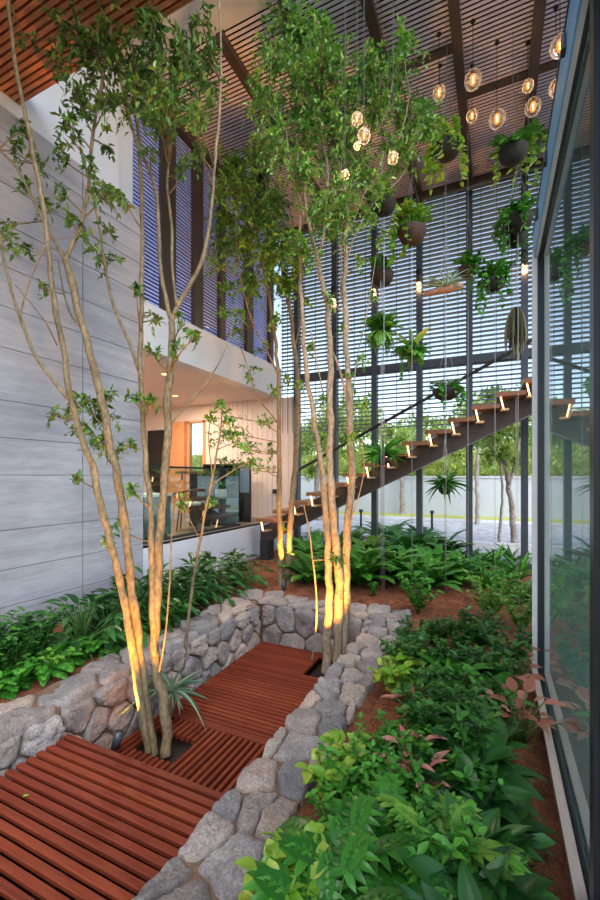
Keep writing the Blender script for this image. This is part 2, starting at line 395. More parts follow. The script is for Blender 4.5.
def p_shrub(seed, n=9, H=.45, spread=.22, leaf=.075, mat='shrub', per=26, wf=.5, tm=T_LEAF):
    r = np.random.default_rng(seed); lv, st = MB(), MB()
    for i in range(n):
        az = i * 2.399; top = np.array([math.cos(az) * spread * r.uniform(.3, 1), math.sin(az) * spread * r.uniform(.3, 1), H * r.uniform(.6, 1)])
        mid = top * [.45, .45, .55]; t = np.linspace(0, 1, 8)[:, None]
        pts = 2 * t * (1 - t) * mid + t * t * top; st.tube(pts, np.linspace(.005, .002, 8), 4)
        tt = r.uniform(.2, 1, per); P = 2 * (tt * (1 - tt))[:, None] * mid + (tt * tt)[:, None] * top
        a = r.uniform(0, 6.283, per); D = np.stack([np.cos(a), np.sin(a), r.uniform(-.1, .9, per)], 1)
        lv.leaves(P, D, np.array([0, 0, 1.]) + r.normal(0, .35, (per, 3)), leaf * r.uniform(.6, 1.15, per), leaf * wf * r.uniform(.8, 1.1, per), tm)
    return [('foliage', lv, mat), ('stem', st, 'stemgreen')]
def p_lime(seed): return p_shrub(seed, 7, .28, .14, .085, 'lime', 14, .62, T_OVATE[0])
def make_plant(name, parts, loc, label, cat, group=None, rz=0, sc=1.0):
    o = thing(name, loc, label, cat, group, rz); o.scale = (sc, sc, sc)
    for nm, mb, mat in parts: mb.build(nm, mat, o, True)
    return o

# ------------------------------------------------------------------ the setting: ground, house, roof, screens, glass wall
XH = -4.4          # face of the house
YB = 8.35          # line of the back screen
ZR = 7.1         # slatted ceiling
def ground_patch(mb, x0, x1, y0, y1, st=.12, z=-.05, amp=.02, mound=None):
    nx = max(2, int((x1 - x0) / st)); ny = max(2, int((y1 - y0) / st)); v = []
    for i in range(nx + 1):
        for j in range(ny + 1):
            x = x0 + (x1 - x0) * i / nx; y = y0 + (y1 - y0) * j / ny
            h = z + amp * noise.noise(Vector((x * 2.2, y * 2.2, 3))) + amp * .6 * noise.noise(Vector((x * 7, y * 7, 1)))
            if mound: h += mound(x, y)
            v.append((x, y, h))
    mb.add(v, [(i * (ny + 1) + j, (i + 1) * (ny + 1) + j, (i + 1) * (ny + 1) + j + 1, i * (ny + 1) + j + 1) for i in range(nx) for j in range(ny)])
def mound(x, y):
    return .10 * math.exp(-((x + .75) ** 2 / .35 + (y - 6.1) ** 2 / .12)) + .05 * math.exp(-((x + 2.6) ** 2 + (y - 5.7) ** 2) / .3)
s = MB()
ground_patch(s, -4.42, -3.02, -.6, YB); ground_patch(s, -.98, .30, -.6, 5.0); ground_patch(s, -3.05, 3.2, 4.95, YB + .1, mound=mound)
struct('floor_soil', s, 'mulch', smooth=True)
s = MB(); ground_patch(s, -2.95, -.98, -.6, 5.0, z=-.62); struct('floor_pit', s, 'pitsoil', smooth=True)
s = MB(); s.box(-40, 40, YB + .1, 60, -.4, -.02); struct('ground_paving', s, 'paving')
s = MB(); s.box(-40, 40, 10.2, 10.5, -.02, .10); s.box(-40, 40, 15.9, 16.05, -.02, .06); struct('ground_kerb', s, 'kerb')
s = MB(); s.box(-40, 40, 16.05, 17.5, -.02, .05); struct('ground_lawn', s, 'lawn')
s = MB(); s.box(-40, 40, 17.5, 17.75, -.05, 1.52); s.box(-40, 40, 17.46, 17.79, 1.52, 1.60); struct('wall_boundary', s, 'outwall')

# house on the left: board-marked concrete, plastered band, louvred upper windows
s = MB()
rows = [-.1, .30, .67, 1.06, 1.61, 1.98, 2.35, 2.87, 3.28, 3.68, 4.10, 4.50, 4.88, 5.25]
for a, b in zip(rows[:-1], rows[1:]):
    for y0, y1 in ((-1.0, 3.374), (3.386, 4.31)):
        s.box(XH - .05, XH + .004 * noise.noise(Vector((a * 3, y0, 0))), y0, y1, a + .004, b - .004)
struct('wall_left', s, 'concrete')
s = MB(); s.box(XH - .30, XH - .012, -1, 4.305, -.1, 5.245); struct('wall_left_core', s, 'joint')
s = MB(); s.box(XH - .35, XH - .02, -1, 3.92, 5.25, 7.6); s.box(XH - .55, XH - .10, 3.92, 4.225, 4.03, 7.6); struct('wall_left_upper', s, 'white')
s = MB(); s.box(XH - .25, XH, 4.312, 8.15, -.1, .63); struct('wall_left_plinth', s, 'white')
s = MB(); s.box(XH - .25, XH, 4.312, YB + .1, 3.37, 4.03); struct('trim_slab_edge', s, 'white')
# the room behind the opening
s = MB(); s.box(-10, XH - .25, 4.0, 8.9, 3.37, 3.5); struct('ceiling_room', s, 'ceil')
s = MB(); s.box(-10, XH - .25, 4.0, 8.9, .5, .63); s.box(XH - .25, XH, 4.312, 8.15, .60, .634); struct('floor_room', s, 'roomfloor')
s = MB(); s.box(-10, XH - .3, 3.9, 4.0, .5, 3.5); s.box(-10.1, -10, 3.9, 8.9, .5, 3.5); struct('wall_room', s, 'pink')
s = MB(); x = -6.5
while x < -3.98:
    s.box(x, x + .127, 8.4, 8.47, .63, 3.37); x += .135
s.box(-6.5, -3.97, 8.43, 8.5, .63, 3.37); s.box(-10, -7.05, 8.42, 8.5, .63, 3.37); s.box(-7.05, -6.5, 8.42, 8.5, 2.98, 3.37)
struct('wall_room_back', s, 'pink')
o = struct('window_1', MB().box(-7.05, -7.0, 8.36, 8.5, .63, 2.98).box(-6.57, -6.5, 8.36, 8.5, .63, 2.98).box(-7.05, -6.5, 8.36, 8.5, 2.93, 2.98), 'orangewood')
MB().box(-7.0, -6.57, 8.42, 8.43, .63, 2.93).build('pane', 'glass', o)
o = struct('door_1', MB().box(-7.62, -7.10, 8.30, 8.42, .63, 2.98), 'orangewood'); MB().box(-7.15, -7.13, 8.27, 8.30, 1.5, 1.75).build('door_handle', 'black', o)
struct('doorway_shade', MB().box(-8.35, -7.80, 8.34, 8.42, .63, 2.80), 'black')  # flat black slab stands in for the shade of a dark doorway

# upper louvred window wall in the plane of the house
s = MB(); s.box(XH - .5, XH - .3, 4.18, YB, 4.03, 7.15); struct('wall_left_upper_backing', s, 'darkglass')
s = MB(); z = 4.08
while z < 6.95:
    s.box(XH - .10, XH - .085, 4.22, YB - .1, z, z + .030); z += .056
struct('window_2_louvers', s, 'slat_blue')
for i, (ya, yb) in enumerate(((4.70, 4.98), (5.42, 5.64), (6.12, 6.28), (7.0, 7.24), (7.92, 8.08))):
    struct('trim_%d' % (i + 1), MB().box(XH - .16, XH - .01, ya, yb, 4.03, 7.05), 'mull')
s = MB(); s.box(XH - .2, XH + .02, 4.18, YB, 6.93, 7.08); struct('trim_window_head', s, 'beam')

# ceilings: cedar soffit near the camera, white strip, then the slatted ceiling between steel beams
s = MB(); y = -1.4
while y < 2.66:
    s.box(XH - .02, -1.95, y, y + .036, 5.40, 5.44); y += .056
struct('ceiling_soffit', s, 'soffit')
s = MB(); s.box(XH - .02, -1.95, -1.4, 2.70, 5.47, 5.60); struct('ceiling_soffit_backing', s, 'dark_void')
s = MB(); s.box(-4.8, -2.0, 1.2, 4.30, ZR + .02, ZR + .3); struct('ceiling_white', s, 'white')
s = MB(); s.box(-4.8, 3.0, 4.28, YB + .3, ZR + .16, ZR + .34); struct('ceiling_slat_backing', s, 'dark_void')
BX = [-3.10, -2.22, -1.33, -.43, .47, 1.36, 2.25]
for i in range(len(BX) + 1):
    xa = -4.45 if i == 0 else BX[i - 1] + .05; xb = BX[i] - .05 if i < len(BX) else 3.0
    s = MB(); y = 4.31
    while y < YB + .1:
        s.bbox(xa, xb, y, y + .036, ZR, ZR + .010, .003); y += .061
    struct('ceiling_slats' if i == 0 else 'ceiling_slats.%03d' % i, s, 'roofslat')
for i, x in enumerate(BX):
    struct('beam', MB().box(x - .06, x + .06, 4.28, YB + .05, ZR - .10, ZR + .16), 'beam')
struct('beam_cross', MB().box(-3.1, -.43, 5.62, 5.74, ZR - .03, ZR + .14), 'beam')
struct('beam_cross', MB().box(-.43, 2.2, 6.42, 6.54, ZR - .03, ZR + .14), 'beam')

# back screen: steel columns, transom, louvres, blind cords
CX = [-3.97, -3.08, -2.22, -1.33, -.43, .47, 1.36, 2.25]
for x in CX:
    struct('column', MB().box(x - .055, x + .055, YB - .06, YB + .09, -.05, ZR - .10), 'steel')
struct('beam_transom', MB().box(-3.97, 2.3, YB - .04, YB + .06, 3.68, 3.82), 'steel')
struct('beam_top_rail', MB().tube([(-.6, YB - .22, 6.80), (2.3, YB - .22, 6.80)], .045, 10), 'steel')
struct('beam_base_rail', MB().box(-3.97, 2.3, YB - .03, YB + .05, -.04, .06), 'steel')
struct('beam_eaves', MB().box(-4.4, 2.9, YB - .02, YB + .12, ZR - .14, ZR + .16), 'beam')
CX = [-4.42] + CX
for i in range(len(CX) - 1):
    s = MB(); z = 2.58 if i else 3.45
    while z < ZR - .2:
        s.prism([(YB, z - .016), (YB, z + .010), (YB + .095, z + .016), (YB + .095, z - .004)], 0, CX[i] + .056, CX[i + 1] - .056); z += .084
    for k in (.22, .5, .78):
        x = CX[i] + (CX[i + 1] - CX[i]) * k; s.box(x - .005, x + .005, YB - .012, YB - .002, 2.56, ZR - .15)
    struct('wall_back_louvers' if i == 0 else 'wall_back_louvers.%03d' % i, s, 'louver')

# glass wall on the right with its frame, the dim room behind it
y0, y1, zt = -1.2, 3.95, 3.40
XG = .345
struct('trim_frame_outer', MB().box(.28, .318, y1, y1 + .045, -.06, zt + .045).box(.30, .322, y0, y1, zt, zt + .045), 'frame_white')
struct('trim_frame_track', MB().box(.318, .36, y1 - .004, y1 + .05, -.06, zt + .05).box(.322, .36, y0, y1, zt + .004, zt + .05), 'frame_dark')
struct('trim_sill', MB().box(.276, .318, y0, y1, -.10, .0), 'sill')
struct('trim_sill_track', MB().box(.318, .36, y0, y1, -.10, -.012).box(.328, .333, y0, y1, -.012, -.002), 'frame_dark')
struct('trim_fascia', MB().box(.290, .2995, y0, y1 + .08, zt, zt + .23), 'frame_blue')
struct('trim_flashing', MB().box(.285, .34, y0, y1 + .10, zt + .23, zt + .25), 'frame_dark')
for yy in (3.55, 2.95, 2.2): struct('trim_bracket', MB().box(.272, .290, yy, yy + .05, zt + .12, zt + .19), 'frame_dark')
o = tag(MB().box(.325, .365, 1.83, 1.90, -.01, zt).build('door_3', 'frame_dark'), kind='structure')
MB().box(XG - .003, XG + .003, 1.90, y1 - .005, -.011, zt).build('pane', 'glass', o); MB().box(XG - .003, XG + .003, y0, 1.83, -.011, zt).build('pane', 'glass', o)
struct('floor_glass_room', MB().box(.362, 5, y0, 4.0, -.12, -.02), 'rooms')
struct('wall_glass_room', MB().box(.365, 5, 4.0, 4.1, -.1, 3.6), 'rooms')
struct('ceiling_glass_room', MB().box(.362, .8, y0, 4.1, 3.46, 3.62), 'rooms')

# ------------------------------------------------------------------ stone planter walls round the sunken deck
def clip(poly, p, q):                                # keep the side of the bisector nearer to p
    out = []; m = (p + q) / 2; d = q - p
    for i in range(len(poly)):
        a, b = poly[i], poly[(i + 1) % len(poly)]; da, db = np.dot(a - m, d), np.dot(b - m, d)
        if da <= 0: out.append(a)
        if da * db < 0: out.append(a + (b - a) * da / (da - db))
    return out
def stones(mb, O, U, V, lu, lv, su, sv, thick, seed, gap=.007, edge=.02):
    r = np.random.default_rng(seed); O, U, V = map(lambda a: np.array(a, float), (O, U, V)); N = np.cross(U, V)
    nu = max(1, round(lu / su)); nv = max(1, round(lv / sv)); S = []
    for j in range(nv):
        for i in range(nu + (j % 2)):
            S.append(((i + .5 - .5 * (j % 2) + r.uniform(-.3, .3)) * lu / nu, (j + .5 + r.uniform(-.26, .26)) * lv / nv))
    S = np.array(S)
    for k, p in enumerate(S):
        e = edge * r.uniform(-.2, 1)
        poly = [np.array(q) for q in ((-e, -e), (lu + e, -e), (lu + e, lv + e), (-e, lv + e))]
        for j, q in enumerate(S):
            if j != k and np.linalg.norm(q - p) < 3.2 * max(su, sv): poly = clip(poly, p, q)
            if len(poly) < 3: break
        if len(poly) < 3: continue
        poly = np.array(poly); c = poly.mean(0); d = poly - c; ln = np.linalg.norm(d, axis=1, keepdims=True)
        poly = c + d * np.clip(1 - gap / np.maximum(ln, .03), .3, 1)
        for q_ in (.16, .22): poly = np.stack([(1 - q_) * poly + q_ * np.roll(poly, -1, 0), q_ * poly + (1 - q_) * np.roll(poly, -1, 0)], 1).reshape(-1, 2)
        per = np.linalg.norm(np.roll(poly, -1, 0) - poly, axis=1); cum = np.concatenate([[0], np.cumsum(per)]); n = 44
        t = np.arange(n) / n * cum[-1]; pc = np.vstack([poly, poly[:1]])
        B = np.stack([np.interp(t, cum, pc[:, 0]), np.interp(t, cum, pc[:, 1])], 1)
        th = thick * r.uniform(.75, 1.25); tl = r.normal(0, .10, 2); vs = []
        prof = [(0, 1), (.16, 1), (.32, 1.0), (.47, .99), (.60, .97), (.72, .95), (.83, .89), (.91, .79), (.97, .52), (1.0, .12), (1.0, -.6)]
        for a, (f, h) in enumerate(prof):
            for b in (range(n) if a else [0]):
                q = c + (B[b] - c) * f; w = O + U * q[0] + V * q[1]
                nz = noise.noise(Vector(w * 7)) * .50 + abs(noise.noise(Vector(w * 15))) * .45 + noise.noise(Vector(w * 38)) * .20 + noise.noise(Vector(w * 80)) * .12
                hh = th * (h + nz * (1 if h > .4 else .4)) + np.dot(tl, q - c) * h
                w = w + N * hh + (U * noise.noise(Vector(w * 13)) + V * noise.noise(Vector(w * 13 + np.array([5., 5, 5])))) * .020 * f; vs.append(w)
        fs = [(0, 1 + b, 1 + (b + 1) % n) for b in range(n)]
        for a in range(len(prof) - 2):
            o1, o2 = 1 + a * n, 1 + (a + 1) * n
            fs += [(o1 + b, o2 + b, o2 + (b + 1) % n, o1 + (b + 1) % n) for b in range(n)]
        mb.add(vs, fs)
def planter(label, loc, core, cop, face, seed):
    w = thing('stone_planter_wall', loc, label, 'stone wall')
    MB().box(*core).build('mortar_core', 'mortar', w, off=w.location)
    s = MB(); stones(s, *cop[:5], *cop[5:], seed=seed, edge=.012); s.build('coping_stones', 'stone', w, True, off=w.location)
    s = MB(); stones(s, *face[:5], *face[5:], seed=seed + 50, edge=.008); s.build('face_stones', 'stone', w, True, off=w.location)
X_, Y_, Z_ = (1, 0, 0), (0, 1, 0), (0, 0, 1)
planter('low wall of rough mortared stones between the red deck and the leafy bed under the glass wall', (-1.03, 2.5, -.62), (-1.21, -.88, .3, 4.64, -.62, -.02),
        ((-1.235, .32, -.03), X_, Y_, .37, 4.3, .20, .25, .045), ((-1.21, 4.6, -.61), (0, -1, 0), Z_, 4.28, .57, .28, .22, .04), 3)
planter('low rough stone wall between the red deck and the ferns below the concrete house wall', (-2.92, 2.5, -.62), (-3.10, -2.76, .3, 4.64, -.62, -.02),
        ((-3.12, .32, -.03), X_, Y_, .38, 4.3, .32, .38, .042), ((-2.76, .34, -.61), Y_, Z_, 4.28, .57, .26, .21, .045), 5)
planter('short cross wall of blue grey stones closing the far end of the red deck pit', (-2, 4.86, -.62), (-3.10, -.88, 4.68, 5.04, -.62, -.02),
        ((-3.12, 4.66, -.03), X_, Y_, 2.25, .39, .38, .25, .042), ((-2.70, 4.68, -.61), X_, Z_, 1.46, .57, .30, .26, .04), 8)

# ------------------------------------------------------------------ red timber decks
dk = thing('deck_platform', (-1.97, 1.2, -.56), 'raised red slatted timber platform in the foreground between the stone walls', 'deck')
s = MB(); y = 1.96 - .044
while y > -.4: s.bbox(-2.685, -1.275, y, y + .041, -.215, -.19, .005); y -= .0635
s.build('slats', 'deck', dk, True, off=dk.location).data.shade_flat()
s = MB()
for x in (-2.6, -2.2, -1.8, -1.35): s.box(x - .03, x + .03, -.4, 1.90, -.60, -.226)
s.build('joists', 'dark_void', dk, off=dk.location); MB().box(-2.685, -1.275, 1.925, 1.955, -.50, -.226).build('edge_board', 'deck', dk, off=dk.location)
HX0, HX1, HY0, HY1 = -2.53, -2.18, 2.38, 2.65
dk = thing('deck_platform', (-1.97, 2.4, -.56), 'lower red deck panel with lengthwise slats around the foreground tree trunks', 'deck')
s = MB(); x = -2.69
while x < -1.32:
    if x + .032 > HX0 and x < HX1:
        s.bbox(x, x + .032, 1.99, HY0, -.535, -.50, .006); s.bbox(x, x + .032, HY1, 2.84, -.535, -.50, .006)
    else: s.bbox(x, x + .032, 1.99, 2.84, -.535, -.50, .006)
    x += .055
s.build('slats', 'deckY', dk, off=dk.location)
s = MB()
for y in (2.03, 2.2, 2.78): s.box(-2.68, -1.28, y - .03, y + .03, -.60, -.536)
s.build('joists', 'dark_void', dk, off=dk.location); MB().bbox(-2.68, -1.28, 2.845, 2.915, -.535, -.495).build('edge_board', 'deck', dk, off=dk.location)
dk = thing('deck_platform', (-1.97, 3.8, -.56), 'far red deck panel with crosswise slats below the back stone wall', 'deck')
s = MB(); y = 2.93
while y < 4.58:
    s.bbox(-2.68, -1.85 if 4.02 < y < 4.5 else -1.28, y, y + .036, -.535, -.50, .005); y += .053
s.build('slats', 'deck', dk, off=dk.location)
s = MB()
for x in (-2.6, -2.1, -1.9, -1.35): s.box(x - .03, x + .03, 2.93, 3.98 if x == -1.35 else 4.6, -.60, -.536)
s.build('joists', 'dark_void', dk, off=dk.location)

# ------------------------------------------------------------------ staircase
ST_Y0, ST_Y1 = 6.8, 7.75
stc = thing('staircase', (-2.5, 7.3, 0), 'dark timber staircase with lit walnut treads rising behind the hanging plants', 'staircase')
RISE, GO, X0, Z0 = .1695, .342, -4.08, .80
NT = 17
for i in range(NT):
    x = X0 + GO * i; z = Z0 + RISE * i
    t = MB().bbox(x, x + GO + .04, ST_Y0, ST_Y1, z - .065, z, .008).build('tread', 'tread', stc, off=stc.location)
    MB().prism([(x + .05, z - .26), (x + .16, z - .26), (x + .17, z - .23), (x + .07, z - .23)], 1, 6.90, 7.12).build('tread_bracket', 'bracket', t, off=stc.location)
    MB().prism([(x + .045, z - .066), (x + .063, z - .066), (x + .098, z - .23), (x + .080, z - .23)], 1, 6.88, 6.895).build('light_strip', 'led', t, off=stc.location)
xa, za = X0 + .02, Z0 - .15; xb, zb = X0 + GO * NT, Z0 - .15 + RISE * NT
MB().prism([(xa - .12, za - .40), (xb, zb - .40), (xb, zb), (xa, za), (xa - .12, za - .04)], 1, 7.12, 7.32).build('stringer', 'stringer', stc, off=stc.location)
MB().box(xa - .12, xa + .06, 7.10, 7.34, -.05, za - .3).build('post', 'black', stc, off=stc.location)
MB().tube([(-3.72, 7.85, 1.72), (1.6, 7.85, 1.72 + 5.32 * .496)], .03, 8).build('handrail', 'black', stc, off=stc.location)

# ------------------------------------------------------------------ the room behind the opening: furniture
def part(o, nm, mb, mat, sm=False): return mb.build(nm, mat, o, sm, off=o.location)
o = thing('display_shelf', (-5.35, 7.6, .63), 'tall black open display unit standing in the room by the stair foot', 'shelf')
s = MB()
for x in (-5.80, -5.36, -4.95): s.box(x, x + .03, 7.4, 7.8, .63, 1.86)
for z in (.63, 1.22, 1.83): s.box(-5.80, -4.92, 7.4, 7.8, z, z + .03)
part(o, 'frame', s, 'black'); part(o, 'back_panel', MB().box(-5.80, -4.92, 7.78, 7.8, .63, 1.86), 'dark_void')
o = thing('room_divider', (-4.8, 7.55, .63), 'narrow black divider with slate blue upper panel beside the display unit', 'divider')
part(o, 'frame', MB().box(-4.92, -4.66, 7.5, 7.56, .63, 1.86), 'black'); part(o, 'upper_panel', MB().box(-4.91, -4.67, 7.49, 7.5, 1.25, 1.84), 'bluepanel')
o = thing('low_cabinet', (-4.85, 6.9, .63), 'blue grey low cabinet under the white plant pot', 'cabinet')
part(o, 'body', MB().box(-5.15, -4.72, 6.8, 7.15, .66, 1.12), 'bluegrey'); part(o, 'top', MB().box(-5.16, -4.71, 6.79, 7.16, 1.12, 1.14), 'bluegrey'); part(o, 'plinth', MB().box(-5.12, -4.75, 6.83, 7.12, .63, .66), 'black')
o = thing('potted_plant', (-5.0, 6.95, 1.14), 'small leafy plant in a white round pot on the blue grey cabinet', 'plant')
part(o, 'pot', MB().lathe([(0, 0), (.09, 0), (.115, .06), (.11, .2), (.10, .2), (.10, .17), (0, .17)], o.location), 'whitepot', True)
for nm, mb, mat in p_blades(91, 16, (.2, .36), .22, T_STRAP, (.7, 1.45), 'shrub'):
    c = mb.build(nm, mat, o, True); c.location.z = .16
def chair(loc, rz, label):
    o = thing('armchair', loc, label, 'chair', None, rz)
    MB().lathe([(0, .44), (.22, .44), (.24, .47), (.21, .50), (0, .50)], (0, 0, 0), 18).build('seat', 'cushion', o, True)
    for a in (45, 135, 225, 315):
        x, y = math.cos(R(a)), math.sin(R(a)); MB().tube([(x * .19, y * .19, .45), (x * .25, y * .25, 0)], [.017, .011], 8).build('leg', 'chairwood', o, True)
    an = np.linspace(R(20), R(340), 18); MB().tube(np.stack([.27 * np.cos(an), .25 * np.sin(an), .70 + .05 * np.cos(an)], 1), .016, 8).build('backrest', 'chairwood', o, True)
    for a in (60, 120, 180, 240, 300): MB().tube([(.2 * math.cos(R(a)), .2 * math.sin(R(a)), .47), (.27 * math.cos(R(a)), .25 * math.sin(R(a)), .70 + .05 * math.cos(R(a)))], .008, 6).build('spindle', 'chairwood', o, True)
    return o
chair((-4.98, 5.95, .634), R(30), 'round backed dark wooden armchair with pale cushion behind the house opening')
o = thing('bar_table', (-5.25, 6.55, .63), 'tall dark table with black panel base near the wooden door', 'table')
part(o, 'tabletop', MB().bbox(-5.6, -4.9, 6.3, 6.8, 1.64, 1.69), 'chairwood'); part(o, 'panel_base', MB().box(-5.38, -5.03, 6.45, 6.65, .63, 1.64), 'black')
o = thing('sideboard', (-4.95, 4.9, .63), 'pale low sideboard in the room next to the concrete wall', 'sideboard')
part(o, 'body', MB().box(-5.2, -4.75, 4.7, 5.25, .66, 1.28), 'bluegrey'); part(o, 'top', MB().box(-5.22, -4.73, 4.68, 5.27, 1.28, 1.32), 'whitepot'); part(o, 'plinth', MB().box(-5.15, -4.8, 4.75, 5.2, .63, .66), 'black')
o = thing('balustrade', (XH - .12, 5.6, .634), 'clear glass balustrade with thin black top rail along the house opening', 'balustrade')
part(o, 'top_rail', MB().box(XH - .14, XH - .11, 4.32, 6.9, 1.72, 1.75), 'black'); part(o, 'pane', MB().box(XH - .130, XH - .122, 4.34, 6.88, .66, 1.72), 'railglass'); part(o, 'base_channel', MB().box(XH - .15, XH - .10, 4.32, 6.9, .634, .67), 'black')
s = thing('socket', (-4.55, 8.395, 1.25), 'small black wall socket plate on the pale boarded wall', 'socket')
part(s, 'plate', MB().box(-4.60, -4.50, 8.375, 8.40, 1.20, 1.30), 'black')
for i, (x, y) in enumerate(((-5.2, 5.6), (-6.4, 7.2), (-7.2, 5.4))):  # unseen ceiling fixtures and lamps, added to light the room warmly
    o = thing('unseen_downlight', (x, y, 3.37), 'added unseen round ceiling spotlight, %s from the house opening in the room' % ORD[i], 'light')
    MB().lathe([(.06, 0), (.075, -.006), (.075, .0)], n=20).build('trim_ring', 'whitepot', o); MB().lathe([(0, -.002), (.058, -.002)], n=20).build('diffuser', 'sconceglow', o)
    l = bpy.data.lights.new('unseen_downlight_lamp', 'AREA'); l.shape = 'DISK'; l.size = .25; l.energy = 34; l.color = (1, .74, .54); lo = bpy.data.objects.new('unseen_downlight_lamp', l); COL.objects.link(lo); lo.location = (x, y, 3.35)

# ------------------------------------------------------------------ trees: stems traced as paths in the place, twigs and leaves grown on them
def chaikin(p, k=2):
    p = np.asarray(p, float)
    for _ in range(k):
        q = np.empty((2 * len(p) - 2, p.shape[1])); q[0::2] = .75 * p[:-1] + .25 * p[1:]; q[1::2] = .25 * p[:-1] + .75 * p[1:]
        p = np.vstack([p[:1], q, p[-1:]])
    return p
def tree(name, loc, label, cat, stems, blobs, d0, leafL, leafmat, barkmat, seed, dens=1.0, spread=.35, group=None, leafw=.42):
    r = np.random.default_rng(seed); o = thing(name, loc, label, cat, group); samples = []
    for st in stems:
        px, da, db, ra, rb = st; n = len(px)
        ys = [p[1] for p in px]; tt = np.linspace(0, 1, n)
        pts = np.array([at_d(p[0], p[1], da + (db - da) * t) for p, t in zip(px, tt)])
        pts[:, 2] = np.minimum(pts[:, 2], np.where(pts[:, 1] < 2.8, 5.25, 6.8)); pts = chaikin(pts, 3); m = len(pts); pts = pts + np.array([[noise.noise(Vector(q * 6)), noise.noise(Vector(q * 6 + np.array([9., 0, 0]))), 0] for q in pts]) * ra * .35; rad = np.linspace(ra * .78, rb * .85, m) * (1 + np.array([.16 * noise.noise(Vector(q * 9)) + .10 * noise.noise(Vector(q * 23)) for q in pts]))
        MB().tube(pts, rad, 10).build('trunk' if ra > .014 else 'branch', barkmat, o, True, off=o.location)
        for i in range(0, m): samples.append((*pts[i], rad[i]))
    S = np.array(samples); tw, lv = MB(), MB()
    for b in blobs:
        x, y, rp = b[:3]; k = b[3] if len(b) > 3 else 1.0; dd = (b[4] if len(b) > 4 else d0)
        c0 = at_d(x, y, dd); rr = rp * dd / F
        for rep in range(2 if rp > 15 else 1):
            off = unit(ray(x, y)) * r.normal(0, spread); c = c0 + off
            c[2] = min(c[2], 5.1 if c[1] < 2.85 and c[2] < 5.8 else ZR - .35)
            v = c - S[:, :3]; dist = np.linalg.norm(v, axis=1) + np.where(S[:, 2] > c[2] - .08, .5, 0) + np.where(S[:, 3] > .03, .3, 0)
            q = S[np.argmin(dist)]; a = q[:3]; L = np.linalg.norm(c - a)
            mid = a + (c - a) * .5 + np.array([0, 0, -.06 * L]) + r.normal(0, .05 * L, 3)
            t = np.linspace(0, 1, 7)[:, None]; p = (1 - t) ** 2 * a + 2 * t * (1 - t) * mid + t * t * c
            tw.tube(p, np.linspace(min(.008, q[3] * .8), .003, 7), 5, False)
            ns = max(4, int(20 * k * dens * (rr / .25) ** 1.5)); per = 9; rr *= 1.3
            for _ in range(ns):
                e = c + unit(r.normal(0, 1, 3)) * rr * r.uniform(.25, 1.05) * np.array([1, 1, .95]); s0 = p[r.integers(3, 7)]
                e[2] = min(e[2], (5.3 if e[1] < 2.85 and e[2] < 5.9 else ZR - .22) - r.uniform(0, .2))
                tp = np.stack([s0 + (e - s0) * u + np.array([0, 0, .04 * math.sin(u * 3.1) - .05 * u * u]) for u in (0, .35, .7, 1)])
                tw.tube(tp, [.0028, .0022, .0016, .001], 4, False)
                u = r.uniform(.2, 1, per); P = s0 + (e - s0) * u[:, None] + np.stack([0 * u, 0 * u, .04 * np.sin(u * 3.1) - .05 * u * u], 1)
                ax = unit(e - s0); D = ax * .6 + r.normal(0, .75, (per, 3)) + np.array([0, 0, -.25])
                l = leafL * r.uniform(.6, 1.15, per)
                lv.leaves(P, D, np.array([0, 0, 1.]) + r.normal(0, .45, (per, 3)), l, l * leafw * r.uniform(.85, 1.1, per), T_LEAF)
    nf = len(tw.f); tw.add(np.concatenate(lv.v), lv.f); tw.build('foliage', (barkmat, leafmat), o, True, off=o.location, split=nf)
    return o
